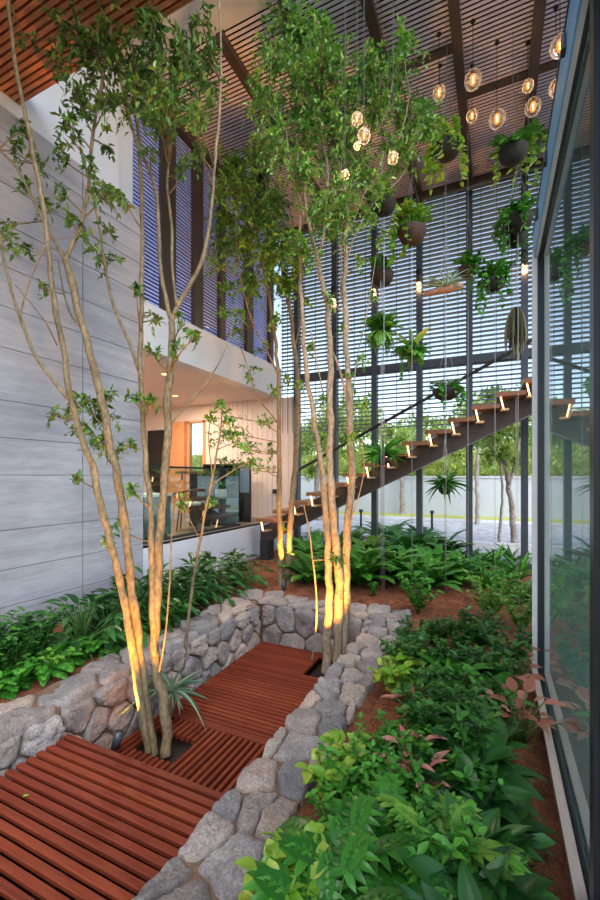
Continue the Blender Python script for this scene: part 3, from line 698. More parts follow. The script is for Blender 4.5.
# tree by the foreground deck
B1 = at_z(158, 748, -.56)
st1 = [
 ([(148, 752), (140, 700), (131, 640), (122, 590), (112, 550), (103, 515), (96, 490), (93, 465), (85, 448), (76, 420), (69, 395), (62, 345), (54, 300), (48, 262), (47, 222), (37, 175), (25, 112), (15, 62), (7, -10)], 3.22, 3.0, .040, .014),
 ([(153, 755), (145, 695), (138, 645), (133, 600), (127, 540), (119, 482), (110, 445), (100, 390), (83, 330), (71, 280), (65, 258)], 3.25, 3.35, .046, .030),
 ([(65, 260), (58, 248), (45, 225), (33, 200), (18, 168), (0, 150)], 3.35, 3.2, .018, .009),
 ([(65, 260), (70, 250), (79, 232), (84, 215), (90, 175), (93, 130), (99, 100), (104, 70), (110, 20), (112, -15)], 3.35, 3.4, .022, .010),
 ([(166, 755), (167, 720), (165, 700), (155, 675), (155, 640), (157, 600), (158, 550), (162, 500), (167, 448), (169, 400), (171, 360), (172, 322)], 3.25, 3.5, .052, .034),
 ([(172, 322), (167, 305), (160, 270), (159, 225), (156, 190), (148, 165), (134, 140), (124, 95), (118, 60), (112, 25), (100, -10)], 3.5, 3.4, .025, .009),
 ([(172, 322), (177, 307), (190, 285), (202, 262), (210, 225), (213, 190), (216, 150), (221, 100), (221, 40), (219, -10)], 3.5, 3.6, .026, .010),
 ([(177, 306), (172, 270), (172, 225), (166, 180), (171, 145), (175, 100), (177, 50), (176, -10)], 3.5, 3.5, .017, .009),
 ([(155, 655), (152, 610), (152, 575), (150, 500), (144, 447), (140, 372), (142, 300), (142, 225), (140, 150), (134, 90), (133, 50), (136, -10)], 3.3, 3.6, .036, .011),
 ([(140, 374), (131, 345), (113, 308), (104, 260), (99, 225), (92, 190), (80, 150)], 3.5, 3.45, .020, .007),
 ([(67, 398), (55, 382), (42, 367), (30, 345), (20, 318), (12, 292), (4, 262), (1, 235)], 3.05, 3.0, .018, .010),
 ([(20, 318), (26, 290), (38, 262), (48, 240)], 3.0, 2.95, .009, .004),
 ([(57, 345), (45, 320), (28, 300), (15, 285)], 3.1, 3.2, .008, .004),
 ([(159, 672), (164, 648), (167, 620), (170, 580), (171, 550), (172, 520), (175, 500), (180, 480)], 3.25, 3.5, .011, .006),
 ([(170, 425), (186, 405), (205, 387), (218, 365), (225, 350), (232, 332)], 3.45, 3.7, .011, .005),
 ([(78, 325), (70, 315), (63, 290), (58, 260)], 3.3, 3.5, .012, .006),
]
bl1 = [(75, 10, 28), (105, 8, 26), (150, 25, 24), (178, 18, 24), (55, 30, 14), (110, 45, 20), (90, 75, 14, .6), (30, 10, 12, .5), (105, 105, 16), (78, 98, 16), (62, 118, 14), (28, 128, 15, .8), (18, 150, 14, .8), (38, 162, 15), (60, 158, 13), (72, 142, 12), (90, 165, 11, .8), (106, 190, 17), (122, 196, 12), (128, 100, 16), (150, 85, 22), (188, 55, 22), (203, 25, 22), (172, 92, 22), (162, 128, 18), (205, 90, 16), (196, 118, 16), (112, 150, 9, .7), (60, 192, 11), (25, 185, 11), (45, 205, 12), (68, 215, 9),
  (88, 236, 10), (112, 262, 13), (96, 252, 9), (110, 232, 11), (10, 238, 11), (22, 248, 9, .7), (4, 225, 8), (136, 288, 9), (40, 288, 5, .6), (155, 318, 9, .6), (152, 352, 9, .7), (178, 345, 11, .7), (195, 338, 9, .6), (182, 322, 10, .6), (185, 165, 14), (200, 150, 14), (145, 120, 14), (150, 150, 12, .8), (140, 60, 20),
  (88, 402, 15, 2), (72, 412, 12, 1.6), (105, 418, 13, 2), (97, 440, 15, 2), (80, 432, 11, 1.6), (108, 396, 10, 1.5), (130, 445, 8, .7), (56, 415, 7, .7), (132, 398, 7, .7), (132, 492, 8, .8), (118, 525, 9, .8), (105, 540, 6), (76, 475, 5, .7), (150, 402, 7, .6), (118, 452, 8)]
tree('courtyard_tree', tuple(B1), 'large multi-stemmed tree with sparse leafy crown growing through the foreground deck', 'tree', st1, bl1, 3.35, .066, 'leafA', 'bark', 11, 1.0, .28)
# tree in the far corner of the pit
B2 = at_z(332, 668, -.56)
st2 = [
 ([(326, 672), (327, 630), (329, 590), (328, 550), (325, 500), (321, 460), (313, 415), (307, 375), (303, 335), (301, 300), (302, 260), (300, 215)], 4.42, 4.6, .060, .014),
 ([(336, 662), (339, 620), (340, 585), (335, 545), (331, 490), (330, 450), (330, 400), (331, 350), (329, 315), (323, 285), (318, 262), (313, 240), (307, 220), (303, 190), (297, 155), (296, 120)], 4.45, 4.7, .068, .013),
 ([(342, 658), (346, 610), (347, 560), (348, 520), (352, 485), (351, 450), (349, 400), (347, 362), (346, 320), (345, 285), (345, 250), (347, 215), (350, 180), (352, 145), (356, 110)], 4.5, 4.75, .066, .013),
 ([(345, 560), (349, 525), (358, 500), (365, 470), (362, 440)], 4.5, 4.4, .012, .006),
 ([(332, 350), (340, 370), (346, 395), (350, 430)], 4.6, 4.6, .012, .020),
 ([(318, 262), (324, 235), (327, 200), (329, 170), (322, 140), (317, 112), (312, 85), (307, 57), (304, 20)], 4.65, 4.75, .018, .008),
 ([(303, 215), (298, 190), (290, 160), (286, 130)], 4.6, 4.5, .012, .006),
 ([(329, 200), (326, 180), (328, 155), (335, 125), (338, 95)], 4.7, 4.9, .012, .006),
 ([(341, 300), (341, 240), (341, 200), (341, 165), (341, 122)], 4.7, 4.6, .013, .007),
 ([(347, 235), (358, 210), (365, 190), (385, 170), (396, 150), (406, 118), (410, 90)], 4.75, 4.6, .012, .005),
 ([(347, 260), (356, 230), (375, 200), (395, 185), (405, 172), (413, 150), (421, 130)], 4.75, 4.7, .011, .005),
 ([(356, 130), (370, 150), (380, 125), (388, 110), (393, 78)], 4.7, 4.5, .010, .005),
 ([(331, 415), (325, 400), (318, 370), (311, 330)], 4.6, 4.5, .011, .006),
 ([(312, 660), (318, 610), (313, 560), (309, 530), (304, 505)], 4.35, 4.3, .014, .007),
 ([(352, 400), (358, 350), (366, 320), (371, 290), (376, 255)], 4.7, 4.8, .009, .004),
]
bl2 = [(300, 30, 24), (272, 55, 24), (328, 62, 28), (300, 85, 28), (262, 100, 22), (338, 108, 26), (402, 48, 16), (396, 78, 18), (372, 72, 18), (355, 88, 20), (310, 128, 28), (278, 140, 24), (300, 170, 26), (342, 148, 26), (376, 110, 20), (408, 118, 20), (428, 128, 16), (402, 150, 18), (345, 190, 20), (375, 188, 18), (318, 210, 22), (345, 222, 16), (300, 245, 16), (312, 15, 18), (285, 15, 16), (385, 95, 16), (352, 125, 20), (420, 108, 14), (404, 25, 8), (365, 55, 14), (325, 30, 16), (385, 150, 14), (330, 235, 12), (372, 215, 12), (360, 170, 16), (380, 235, 9, .6), (392, 170, 12), (365, 260, 9, .5),
  (345, 328, 12, .5), (352, 378, 14, .5), (358, 360, 10, .5), (308, 345, 10, .5), (372, 298, 8, .5), (352, 420, 9, .5), (368, 405, 10, .5), (328, 300, 9, .5), (300, 385, 8, .4), (318, 440, 8, .4), (350, 435, 10, .6), (340, 560, 5), (322, 400, 7, .5)]
tree('courtyard_tree', tuple(B2), 'tall leafy multi-stemmed tree with glowing trunks in the far corner of the deck pit', 'tree', st2, bl2, 4.65, .070, 'leafB', 'bark_pale', 21, 1.15, .32)
# pair of slim trunks on the mulch behind the pit
B3 = at_z(284, 583, -.06)
st3 = [
 ([(280, 588), (281, 555), (280, 525), (279, 490), (279, 450), (279, 410), (278, 370), (275, 335), (268, 290), (258, 240), (255, 200), (249, 150)], 6.2, 6.3, .062, .014),
 ([(288, 586), (289, 550), (291, 512), (295, 470), (297, 445), (299, 410), (296, 360), (292, 325), (287, 290), (281, 260), (273, 235), (268, 200), (262, 165), (255, 125), (252, 95)], 6.25, 6.4, .064, .012),
 ([(278, 375), (268, 352), (255, 330), (245, 300), (238, 260), (235, 220)], 6.25, 6.1, .020, .009),
 ([(279, 425), (272, 415), (258, 400), (250, 375), (242, 350), (236, 340)], 6.2, 6.0, .016, .007),
 ([(294, 350), (302, 320), (304, 280), (296, 240), (288, 200)], 6.4, 6.5, .018, .008),
 ([(272, 236), (280, 210), (286, 190), (290, 175)], 6.4, 6.5, .012, .006),
]
bl3 = [(240, 185, 20), (258, 215, 22), (240, 245, 20), (268, 258, 20), (250, 285, 18), (285, 285, 18), (225, 288, 12, .8), (222, 250, 14), (225, 220, 16), (235, 330, 11, .7), (275, 318, 12, .7), (285, 240, 18), (300, 265, 14), (232, 165, 16), (258, 180, 18), (212, 265, 10, .8), (262, 150, 16), (240, 315, 11, .7), (222, 310, 9, .6), (275, 205, 18), (215, 195, 11),
  (228, 432, 14, .7), (262, 422, 12, .5), (245, 447, 14, .7), (270, 448, 9, .6), (238, 465, 9, .7), (276, 392, 9, .5), (250, 370, 11, .5), (262, 350, 9, .5), (225, 415, 9, .6), (212, 440, 8, .6), (215, 460, 7, .6), (290, 380, 9, .5), (305, 300, 9, .5), (265, 470, 8, .5), (285, 530, 6, .5)]
tree('courtyard_tree', tuple(B3), 'pair of slim leaning trunks on the mulch between the stone cross wall and stair foot', 'tree', st3, bl3, 6.3, .078, 'leafB', 'bark', 31, 1.3, .4)
# a thin leaning sapling by the left wall of the pit
B4 = at_z(181, 674, -.03)
st4 = [([(182, 673), (186, 640), (190, 607), (195, 570), (202, 530), (209, 492), (213, 478), (217, 450), (221, 430), (222, 405)], 4.05, 4.1, .024, .008),
 ([(210, 488), (218, 480), (228, 474), (240, 466), (250, 462)], 4.08, 4.2, .010, .004), ([(213, 478), (211, 462), (208, 440), (210, 420)], 4.08, 3.9, .008, .004),
 ([(200, 540), (190, 520), (184, 505)], 4.06, 4.0, .006, .003)]
tree('sapling', tuple(B4), 'thin leaning green-barked sapling rising beside the left stone wall', 'tree', st4, [(222, 400, 9, .6), (252, 460, 8, .7), (210, 418, 7, .6), (226, 420, 8, .6), (183, 503, 5, .5), (213, 500, 5, .6), (240, 440, 8, .6)], 4.1, .07, 'leafB', 'bark', 41, .8, .1)
# uplights
def uplight(loc, aim, label, e, size=R(38)):
    o = thing('garden_spotlight', loc, label, 'spotlight'); d = unit(np.array(aim) - np.array(loc)); l = np.array(loc, float)
    part(o, 'head', MB().tube([l + d * .03 + [0, 0, .02], l + d * .15 + [0, 0, .02]], .032, 14), 'steel', True); part(o, 'stake', MB().tube([l, l + [0, 0, .05]], .009, 8), 'steel')
    L = bpy.data.lights.new('garden_spotlight_lamp', 'SPOT'); L.energy = e; L.color = (1, .42, .055); L.spot_size = size * 2; L.spot_blend = .7; L.shadow_soft_size = .02
    b = bpy.data.objects.new('garden_spotlight_lamp', L); COL.objects.link(b); b.location = l + d * .165 + [0, 0, .02]; b.rotation_euler = Vector(d).to_track_quat('-Z', 'Y').to_euler()
uplight((-2.60, 2.26, -.50), (-2.40, 2.50, .75), 'small dark spotlight on the lower deck in front of the foreground tree', 190, R(30))
uplight((-2.06, 2.05, -.50), (-2.34, 2.50, .8), 'added unseen spotlight behind the raised deck edge right of the foreground tree', 190, R(30))  # extra lamp added out of view for more glow on the trunks
uplight((-1.42, 3.55, -.50), (-1.67, 4.32, .95), 'small spotlight tucked behind the right stone wall under the far pit tree', 300, R(28))
uplight((-2.70, 5.25, -.05), (-2.88, 5.62, 1.2), 'small spotlight in the mulch in front of the slim trunk pair', 160, R(26))
# ------------------------------------------------------------------ pendant lamps under the slatted ceiling
def lamp_proto(loc, dia, label):
    x, y, z = loc; o = thing('pendant_lamp', loc, label, 'pendant lamp'); r = dia / 2
    MB().tube([(0, 0, r * .95), (0, 0, ZR - .0 - z)], .004, 6).build('cord', 'black', o)
    MB().lathe([(0, r * 1.25), (.022, r * 1.25), (.026, r * .95), (.026, r * .72), (0, r * .72)], n=14).build('socket', 'black', o, True)
    MB().lathe([(0, ZR - z), (.028, ZR - z), (.028, ZR - z - .015), (0, ZR - z - .015)], n=16).build('canopy', 'black', o)
    pr = [(r * math.sin(t) * (1 if t < 1.57 else 1.0), r * 1.12 * -math.cos(t)) for t in np.linspace(.02, 2.75, 16)]
    MB().lathe(pr, n=24).build('globe', 'globe', o, True)
    q = MB().lathe([(r * .40 * math.sin(t), r * .02 - r * .70 * math.cos(t)) for t in np.linspace(0, 3.14, 10)], n=14).build('bulb', 'bulb', o, True)
    MB().tube([(0, 0, -r * .35), (0, 0, r * .35)], r * .09, 8).build('filament', 'filament', q, True)
    L = bpy.data.lights.new('pendant_lamp_light', 'POINT'); L.energy = 1.3; L.color = (1, .56, .26); L.shadow_soft_size = .012
    b = bpy.data.objects.new('pendant_lamp_light', L); COL.objects.link(b); b.location = (x, y, z)
lamps = [(473, 80, 5.05, .20, 'large clear glass pendant lamp, highest of the middle cluster beside the dark roof beam'),
 (497, 119, 5.3, .20, 'clear glass pendant lamp hanging lowest in the gap between the two upper pots'),
 (533, 107, 5.5, .20, 'glass pendant lamp just above the twin pot beside the glass frame'),
 (528, 86, 5.3, .14, 'small glass pendant lamp in front of the right roof beam'),
 (560, 46, 4.3, .19, 'large tall glass pendant lamp touching the glass wall fascia at the top'),
 (556, 88, 4.9, .16, 'narrow glass pendant lamp half hidden by the black fascia edge'),
 (472, 116, 5.6, .15, 'small glass pendant lamp close to the roof beam above the lime pothos pot'),
 (439, 93, 5.2, .16, 'glass pendant lamp just above the tree crown tip and lime pothos'),
 (440, 133, 5.6, .14, 'glass pendant lamp tucked directly behind the top of the lime pothos pot'),
 (357, 119, 4.15, .11, 'upper glass pendant lamp of the pair among the tree leaves'),
 (364, 136, 4.15, .13, 'lower glass pendant lamp of the pair among the tree leaves'),
 (393, 158, 4.3, .11, 'glass pendant lamp between two bare twigs right of the crown'),
 (345, 175, 4.2, .09, 'dim glass pendant lamp deepest inside the tree crown'),
 (357, 146, 4.2, .07, 'tiny glass pendant lamp under the pair in the tree crown')]
for px, py, d, dia, lab in lamps: lamp_proto(tuple(at_d(px, py, d)), dia, lab)
# lights on the columns
def sconce(x, z, label):
    o = thing('wall_light', (x, YB - .10, z), label, 'wall light')
    MB().tube([(0, 0, .03), (0, 0, .28)], .05, 14).build('body', 'black', o, True); MB().box(-.02, .02, 0, .045, .10, .18).build('bracket', 'black', o)
    MB().tube([(0, 0, .0), (0, 0, .03)], .042, 14).build('diffuser', 'sconceglow', o, True)
    L = bpy.data.lights.new('wall_light_lamp', 'POINT'); L.energy = 3.5; L.color = (1, .5, .2); L.shadow_soft_size = .04
    b = bpy.data.objects.new('wall_light_lamp', L); COL.objects.link(b); b.location = (x, YB - .10, z - .06)
for x, px, py, lab in ((-2.22, 374, 291, 'black tube light glowing on the column behind the small brown pot'), (-1.33, 421, 284, 'black tube light glowing on the column left of the driftwood planter'), (.47, 524, 266, 'black tube light glowing on the column nearest the glass frame'), (-3.08, 331, 301, 'black tube light glowing on the column behind the tall tree')):
    sconce(x, at_y(px, py, YB - .1)[2], lab)

# ------------------------------------------------------------------ hanging planters on cables
def hanging(name, px, py, d, dia, label, cat, potmat, plants, ground=True, trail=0, trailmat='lime', bowl=1.0, ncord=3):
    p = at_d(px, py, d); z = p[2]; o = thing(name, tuple(p), label, cat); r = dia / 2
    zr = ZR - z; hub = min(.75, zr * .6)
    if potmat:
        h = r * 1.02 * bowl
        MB().lathe([(0, -h), (r * .42, -h * .96), (r * .76, -h * .72), (r * .95, -h * .34), (r, 0), (r * .93, .012), (r * .88, -.03), (0, -.04)], n=24).build('pot', potmat, o, True)
        MB().lathe([(0, -.022), (r * .9, -.022)], n=20).build('soil', 'soilpot', o)
    c = MB()
    for k in range(ncord):
        a = k * 2 * math.pi / ncord + .5; c.tube([(r * .97 * math.cos(a), r * .97 * math.sin(a), 0), (0, 0, hub)], .0025, 4)
    c.tube([(0, 0, hub), (0, 0, zr)], .0035, 5)
    if ground: c.tube([(0, 0, -(r * 1.02 * bowl if potmat else .05)), (0, 0, -z - .08)], .0035, 5)
    c.build('cable', 'cable', o)
    for parts, dz, sc in plants:
        for nm, mb, mat in parts:
            q = mb.build(nm, mat, o, True); q.location = (0, 0, dz); q.scale = (sc, sc, sc)
    if trail:
        rr = np.random.default_rng(int(px)); lv, st = MB(), MB()
        for k in range(trail):
            a = rr.uniform(0, 6.283); L = rr.uniform(.12, .5); out = r * rr.uniform(1.0, 1.35)
            t = np.linspace(0, 1, 9); rad = r * .6 + (out - r * .6) * np.minimum(1, t * 2.2); zz = .05 * np.sin(t * 3) - L * np.maximum(0, t - .3) / .7
            P = np.stack([rad * np.cos(a + .25 * t), rad * np.sin(a + .25 * t), zz], 1); st.tube(P, .003, 4)
            D = np.stack([np.cos(a + rr.normal(0, .6, 9)), np.sin(a + rr.normal(0, .6, 9)), rr.uniform(-.9, .3, 9)], 1)
            l = rr.uniform(.06, .12, 9) * (dia / .36); lv.leaves(P, D, np.array([0, 0, 1.]) + D * .5 + rr.normal(0, .3, (9, 3)), l, l * .78, T_HEART)
        lv.build('trailing_leaves', trailmat, o, True); st.build('trailing_stem', 'stemgreen', o)
    return o
def bush(seed, mat, H, spread, leaf, n=14, per=24, wf=.5, tm=T_LEAF): return p_shrub(seed, n, H, spread, leaf, mat, per, wf, tm)
hp = 'hanging pot'
hanging('hanging_pot', 447, 146, 5.3, .34, 'dark hanging bowl with large lime heart-shaped trailing leaves', hp, 'pot', [(bush(1, 'lime', .22, .20, .12, 10, 9, .75, T_HEART), 0, 1)], False, 16, 'lime')
hanging('hanging_pot', 513, 150, 5.2, .34, 'upper front dark hanging pot with feathery green fern near the glass frame', hp, 'pot', [(p_fern(3, 22, .34, (.3, 1.3), 20, .07, 'fern', 1.8), 0, 1)], False, 5, 'lime')
hanging('hanging_pot', 528, 146, 5.7, .32, 'dark pot with spreading fern just behind the upper feathery fern pot', hp, 'pot', [(p_fern(4, 18, .32, (.3, 1.3), 18, .07, 'fern', 1.8), 0, 1)], False, 7, 'lime')
hanging('hanging_pot', 518, 218, 5.7, .38, 'dark hanging pot with trailing shoots below the upper fern pots', hp, 'pot', [(bush(5, 'fern', .22, .26, .08, 20, 26), 0, 1)], True, 14, 'fern')
hanging('hanging_pot', 516, 238, 6.0, .26, 'small dark pot hanging under the trailing pot near the glass frame', hp, 'pot', [(bush(6, 'fern_dark', .12, .14, .06, 8, 14), 0, 1)], False, 4, 'fern')
hanging('hanging_pot', 412, 230, 5.6, .38, 'dark brown hanging bowl with bushy bright green leaves above the left column light', hp, 'potbrown', [(bush(7, 'fern_lime', .26, .28, .09, 26, 28), 0, 1)], True, 6, 'fern_lime')
hanging('hanging_pot', 384, 203, 5.3, .30, 'dark hanging pot with yellow leaves half hidden by the tree crown', hp, 'pot', [(bush(8, 'lime', .22, .2, .10, 12, 14, .6, T_OVATE[0]), 0, 1)], True, 5, 'lime')
hanging('hanging_pot', 382, 274, 6.0, .34, 'brown hanging bowl with sparse small leaves beside the tree', hp, 'potbrown', [(bush(9, 'fern', .24, .20, .075, 18, 22), 0, 1)], True, 0)
hanging('hanging_pot', 495, 280, 5.9, .30, 'round green trailing planter right of the driftwood planter', hp, 'pot', [(bush(10, 'fern', .22, .26, .08, 26, 28), -.02, 1)], True, 12, 'fern')
hanging('hanging_pot', 468, 268, 6.1, .28, 'leafy ribbed hanging basket just behind the driftwood planter', hp, 'potbrown', [(p_fern(12, 16, .30, (.3, 1.2), 16, .06, 'fern', 1.7), 0, 1), (bush(13, 'fern', .2, .2, .08, 10, 18), 0, 1)], True, 6, 'fern')
hanging('hanging_pot', 446, 390, 6.2, .40, 'wide dark hanging bowl with bluish leaves in front of the stair', hp, 'pot', [(bush(14, 'blueleaf', .14, .24, .08, 14, 20), 0, 1)], True, 7, 'fern', .75)
dw = hanging('driftwood_planter', 446, 290, 5.7, .22, 'flat driftwood board carrying a spiky silvery air plant on cables', 'planter', None, [(p_blades(15, 34, (.2, .36), .07, T_STRAP, (.1, 1.4), 'blueleaf'), .02, 1)], True, 0, ncord=4)
MB().tube([(-.30, -.06, -.04), (-.15, -.02, 0), (.05, .0, .01), (.22, .02, .03)], [.01, .045, .06, .03], 9).build('board', 'driftwood', dw, True)
hanging('hanging_fern', 381, 328, 5.9, .16, 'round ball-shaped hanging fern in front of the column', 'hanging plant', 'potbrown', [(bush(16, 'fern', .24, .26, .075, 34, 34), -.10, 1.0), (p_fern(17, 34, .34, (-.9, 1.2), 16, .07, 'fern_lime', 1.2), -.02, 1)], True, 10, 'fern_lime')
hanging('hanging_fern', 412, 352, 6.0, .22, 'staghorn fern with upright broad fronds over a leafy ball', 'hanging plant', 'potbrown', [(p_blades(18, 9, (.3, .45), .26, T_OVATE, (.8, 1.4), 'lime'), .02, 1), (p_fern(19, 22, .30, (-.4, .9), 16, .07, 'fern', 1.4), 0, 1), (bush(20, 'fern', .22, .26, .075, 28, 28), -.16, 1)], True, 6, 'fern')
hanging('hanging_fern', 445, 488, 6.3, .20, 'spiky dark green fern hanging below the staircase', 'hanging plant', 'potbrown', [(p_blades(22, 46, (.22, .38), .15, T_STRAP, (-.3, 1.35), 'fern_dark'), .03, 1)], True, 0)
hanging('hanging_fern', 383, 458, 6.4, .22, 'arching green fern hanging against the lower stair treads', 'hanging plant', 'potbrown', [(p_blades(24, 40, (.26, .48), .11, T_STRAP, (-.2, 1.3), 'fern'), .03, 1)], True, 0)
hanging('hanging_fern', 516, 325, 6.1, .14, 'dry greyish hanging plant dangling beside the glass frame', 'hanging plant', 'potbrown', [(p_blades(25, 90, (.25, .85), .022, T_STRAP[:1], (-1.57, -1.25), 'dry'), .25, 1)], True, 0)

# ------------------------------------------------------------------ planting beds: one of each kind, then copies
def bed(name, cat, protos, spots, lab, group, z=.0, hz=.35, rz=None, sc=(.85, 1.15), xr=None, dy=0):
    """spots are (px, py) of the plant's crown in the photograph; hz the crown's height above the soil"""
    r = np.random.default_rng(len(lab) + len(spots)); P = []
    for sp in spots:
        q = at_z(sp[0], sp[1] + dy, z + (sp[2] if len(sp) > 2 else hz)); q[0] = q[0] if not xr else min(max(q[0], xr[0]), xr[1] - r.uniform(0, .1)); P.append((math.hypot(q[0], q[1]), q[0], q[1]))
    P.sort(); first = {}
    for i, (d, x, y) in enumerate(P):
        k = i % len(protos); s = r.uniform(*sc); a = r.uniform(0, 6.28); w = ORD[i] if i < len(ORD) else 'farthest'
        l = lab % (w if len(P) > 1 else ''); l = ' '.join(l.split())
        if k not in first: first[k] = make_plant(name, protos[k], (x, y, z - .05), l, cat, group, a, s)
        else: copy_thing(first[k], (x, y, z - .05), a, s, l, group)
# right bed, from the glass sill towards the stone wall
bed('peace_lily', 'plant', [p_blades(s, 18, (.16, .25), .44, T_OVATE[:2], (.45, 1.4), 'lily', .20) for s in (51, 52, 53, 54)],
    [(500, 705), (520, 735), (493, 755), (518, 775), (500, 805), (525, 830), (482, 835), (512, 868), (482, 885), (465, 800), (468, 765), (478, 725), (498, 915), (450, 905)],
    '%s glossy dark broad-leaved plant from the camera along the glass wall sill', 'glossy broad-leaved plants by the glass wall', 0, .34, xr=(-.6, .0))
bed('lacy_philodendron', 'plant', [p_blades(s, 15, (.12, .18), 1.05, [T_LOBED], (.2, 1.2), 'lacy', .24) for s in (61, 62, 63)],
    [(325, 800), (310, 845), (322, 890), (378, 885), (420, 880), (400, 830), (352, 845), (385, 775), (365, 800)],
    '%s glossy deeply lobed philodendron from the camera in the bed beside the stone wall', 'lobed philodendrons', 0, .38, xr=(-.50, .1))
bed('lacy_fern', 'fern', [p_blades(64, 20, (.12, .18), .9, [T_LOBED], (.4, 1.3), 'fern_lime', .22)], [(440, 775)], '%s bright lime crested fern standing out in the middle of the right bed', None, 0, .42)
bed('sword_fern', 'fern', [p_blades(65, 12, (.24, .34), .17, [T_SWORD], (.85, 1.45), 'fern_lime'), p_blades(66, 14, (.24, .34), .16, [T_SWORD], (.7, 1.4), 'fern')],
    [(405, 750), (422, 745), (428, 648), (415, 652)], '%s upright notched sword fern from the camera in the right bed', 'sword ferns', 0, .30)
bed('leafy_shrub', 'shrub', [p_shrub(s, 13, .34, .19, .055, 'fern', 34) for s in (71, 72, 73)],
    [(372, 715), (352, 745), (345, 775), (440, 725), (460, 745), (405, 710), (435, 815), (365, 910), (448, 850), (398, 740), (415, 790)],
    '%s small leafy green undershrub from the camera amid the lobed philodendrons', 'leafy undershrubs', 0, .30, xr=(-.70, .1))
bed('dark_shrub', 'shrub', [p_shrub(s, 14, .40, .21, .065, 'shrub', 34) for s in (74, 75, 76, 77)],
    [(412, 612), (436, 606), (460, 610), (482, 608), (404, 632), (428, 630), (452, 632), (476, 634), (498, 640), (440, 655), (465, 660), (490, 668), (442, 690), (466, 700), (420, 678), (508, 625)],
    '%s dense dark green shrub from the camera in the middle of the right bed', 'dense dark shrubs', 0, .38, xr=(-.66, .1))
bed('broadleaf_shoot', 'plant', [p_blades(78, 9, (.16, .24), .48, T_OVATE, (.7, 1.4), 'fern', .2)], [(455, 635), (488, 645), (470, 600), (475, 655)], '%s upright shoot with oval mid-green leaves from the camera among the dark shrubs', 'oval-leaved shoots', 0, .45)
bed('lime_creeper', 'plant', [p_lime(81), p_lime(82)], [(326, 757, .2), (340, 735, .2), (397, 668, .2), (405, 655, .2), (290, 870, .2), (282, 905, .2), (300, 845, .2)],
    '%s low yellow-green creeper from the camera along the edge of the stone wall', 'yellow-green edge creepers', 0, .2, xr=(-.72, .1))
bed('pink_caladium', 'plant', [p_blades(83, 15, (.08, .12), .62, T_OVATE, (.5, 1.3), 'pinkleaf', .28), p_blades(84, 16, (.07, .11), .6, T_OVATE, (.5, 1.2), 'pinkleaf', .26)],
    [(536, 614, .5), (516, 622, .42), (530, 650, .35), (528, 682, .35), (520, 700, .22)], '%s salmon pink-leaved plant from the camera against the glass wall jamb', 'salmon pink-leaved plants', 0, .4, xr=(-.5, .17))
bed('pink_bromeliad', 'flower', [p_blades(85, 10, (.08, .14), .34, T_OVATE, (1.0, 1.5), 'pinkbud', .22)], [(411, 697, .42), (407, 718, .40), (422, 722, .40)], '%s pink pointed bromeliad bud from the camera above the right bed', 'pink bromeliad buds', 0, .4)
bed('pink_fringe', 'plant', [p_blades(86, 8, (.10, .15), .3, T_OVATE, (.2, .8), 'pinkleaf', .26)], [(420, 676, .26), (443, 674, .28), (462, 676, .26)], '%s arching dusty pink bract from the camera across the dark shrubs', 'dusty pink bracts', 0, .25)
bed('light_shrub', 'shrub', [p_shrub(87, 16, .55, .32, .07, 'fern_lime', 28), p_shrub(88, 16, .5, .3, .07, 'fern', 28)], [(505, 570, .4), (520, 590, .4), (418, 585, .3), (490, 590, .3)], '%s pale green airy shrub from the camera behind the dark shrubs', 'pale airy shrubs', 0, .4)
bed('seedling', 'plant', [p_shrub(89, 7, .22, .1, .06, 'fern', 14)], [(374, 586, .1)], '%s single small green seedling alone on the red mulch', None, 0, .1)
# back bed under the stair
FB = [p_fern(s, 24, L, (.75, 1.45), 40, .11, m, 1.5) for s, L, m in ((101, .85, 'fern'), (102, .75, 'fern_dark'), (103, .8, 'fern'), (104, .7, 'fern_lime'))]
bed('tall_fern', 'fern', FB, [(396, 538), (420, 530), (383, 552), (440, 540), (368, 540), (408, 556), (352, 548), (428, 560), (330, 555), (345, 536), (316, 546), (455, 556), (386, 532), (312, 556), (338, 552), (360, 556), (412, 540), (434, 552)],
    '%s tall arching fern from the camera in the bed under the staircase', 'tall ferns under the staircase', 0, .55, dy=-10)
bed('birdnest_fern', 'fern', [p_blades(105, 22, (.3, .48), .15, T_STRAP, (.5, 1.3), 'fern_dark'), p_blades(106, 20, (.3, .46), .16, T_STRAP, (.5, 1.3), 'fern')],
    [(470, 548), (486, 552), (458, 548), (503, 548), (478, 538), (520, 545), (512, 534), (494, 538), (526, 560), (464, 536), (450, 534)], '%s dark strap-leaved nest fern from the camera near the back screen', 'strap-leaved nest ferns', 0, .5)
bed('ground_shrub', 'shrub', [p_shrub(s, 14, .34, .22, .07, m, 28) for s, m in ((107, 'leafB'), (108, 'fern_dark'), (109, 'fern_lime'))],
    [(310, 572, .25), (345, 575, .25), (375, 568, .25), (405, 572, .2), (432, 578, .2), (455, 580, .2), (475, 575, .2), (330, 568, .25), (298, 548, .3), (445, 570, .2), (362, 578, .2), (392, 578, .2), (418, 574, .2)],
    '%s low mixed-leaf shrub from the camera fringing the mulch below the stair', 'low shrubs fringing the mulch', 0, .25, dy=-13)
bed('yellow_shrub', 'shrub', [p_shrub(111, 14, .5, .3, .08, 'lime', 22)], [(305, 535, .4), (318, 528, .4)], '%s yellow-green bushy shrub from the camera at the foot of the stair', 'yellow-green shrubs at the stair foot', 0, .4)
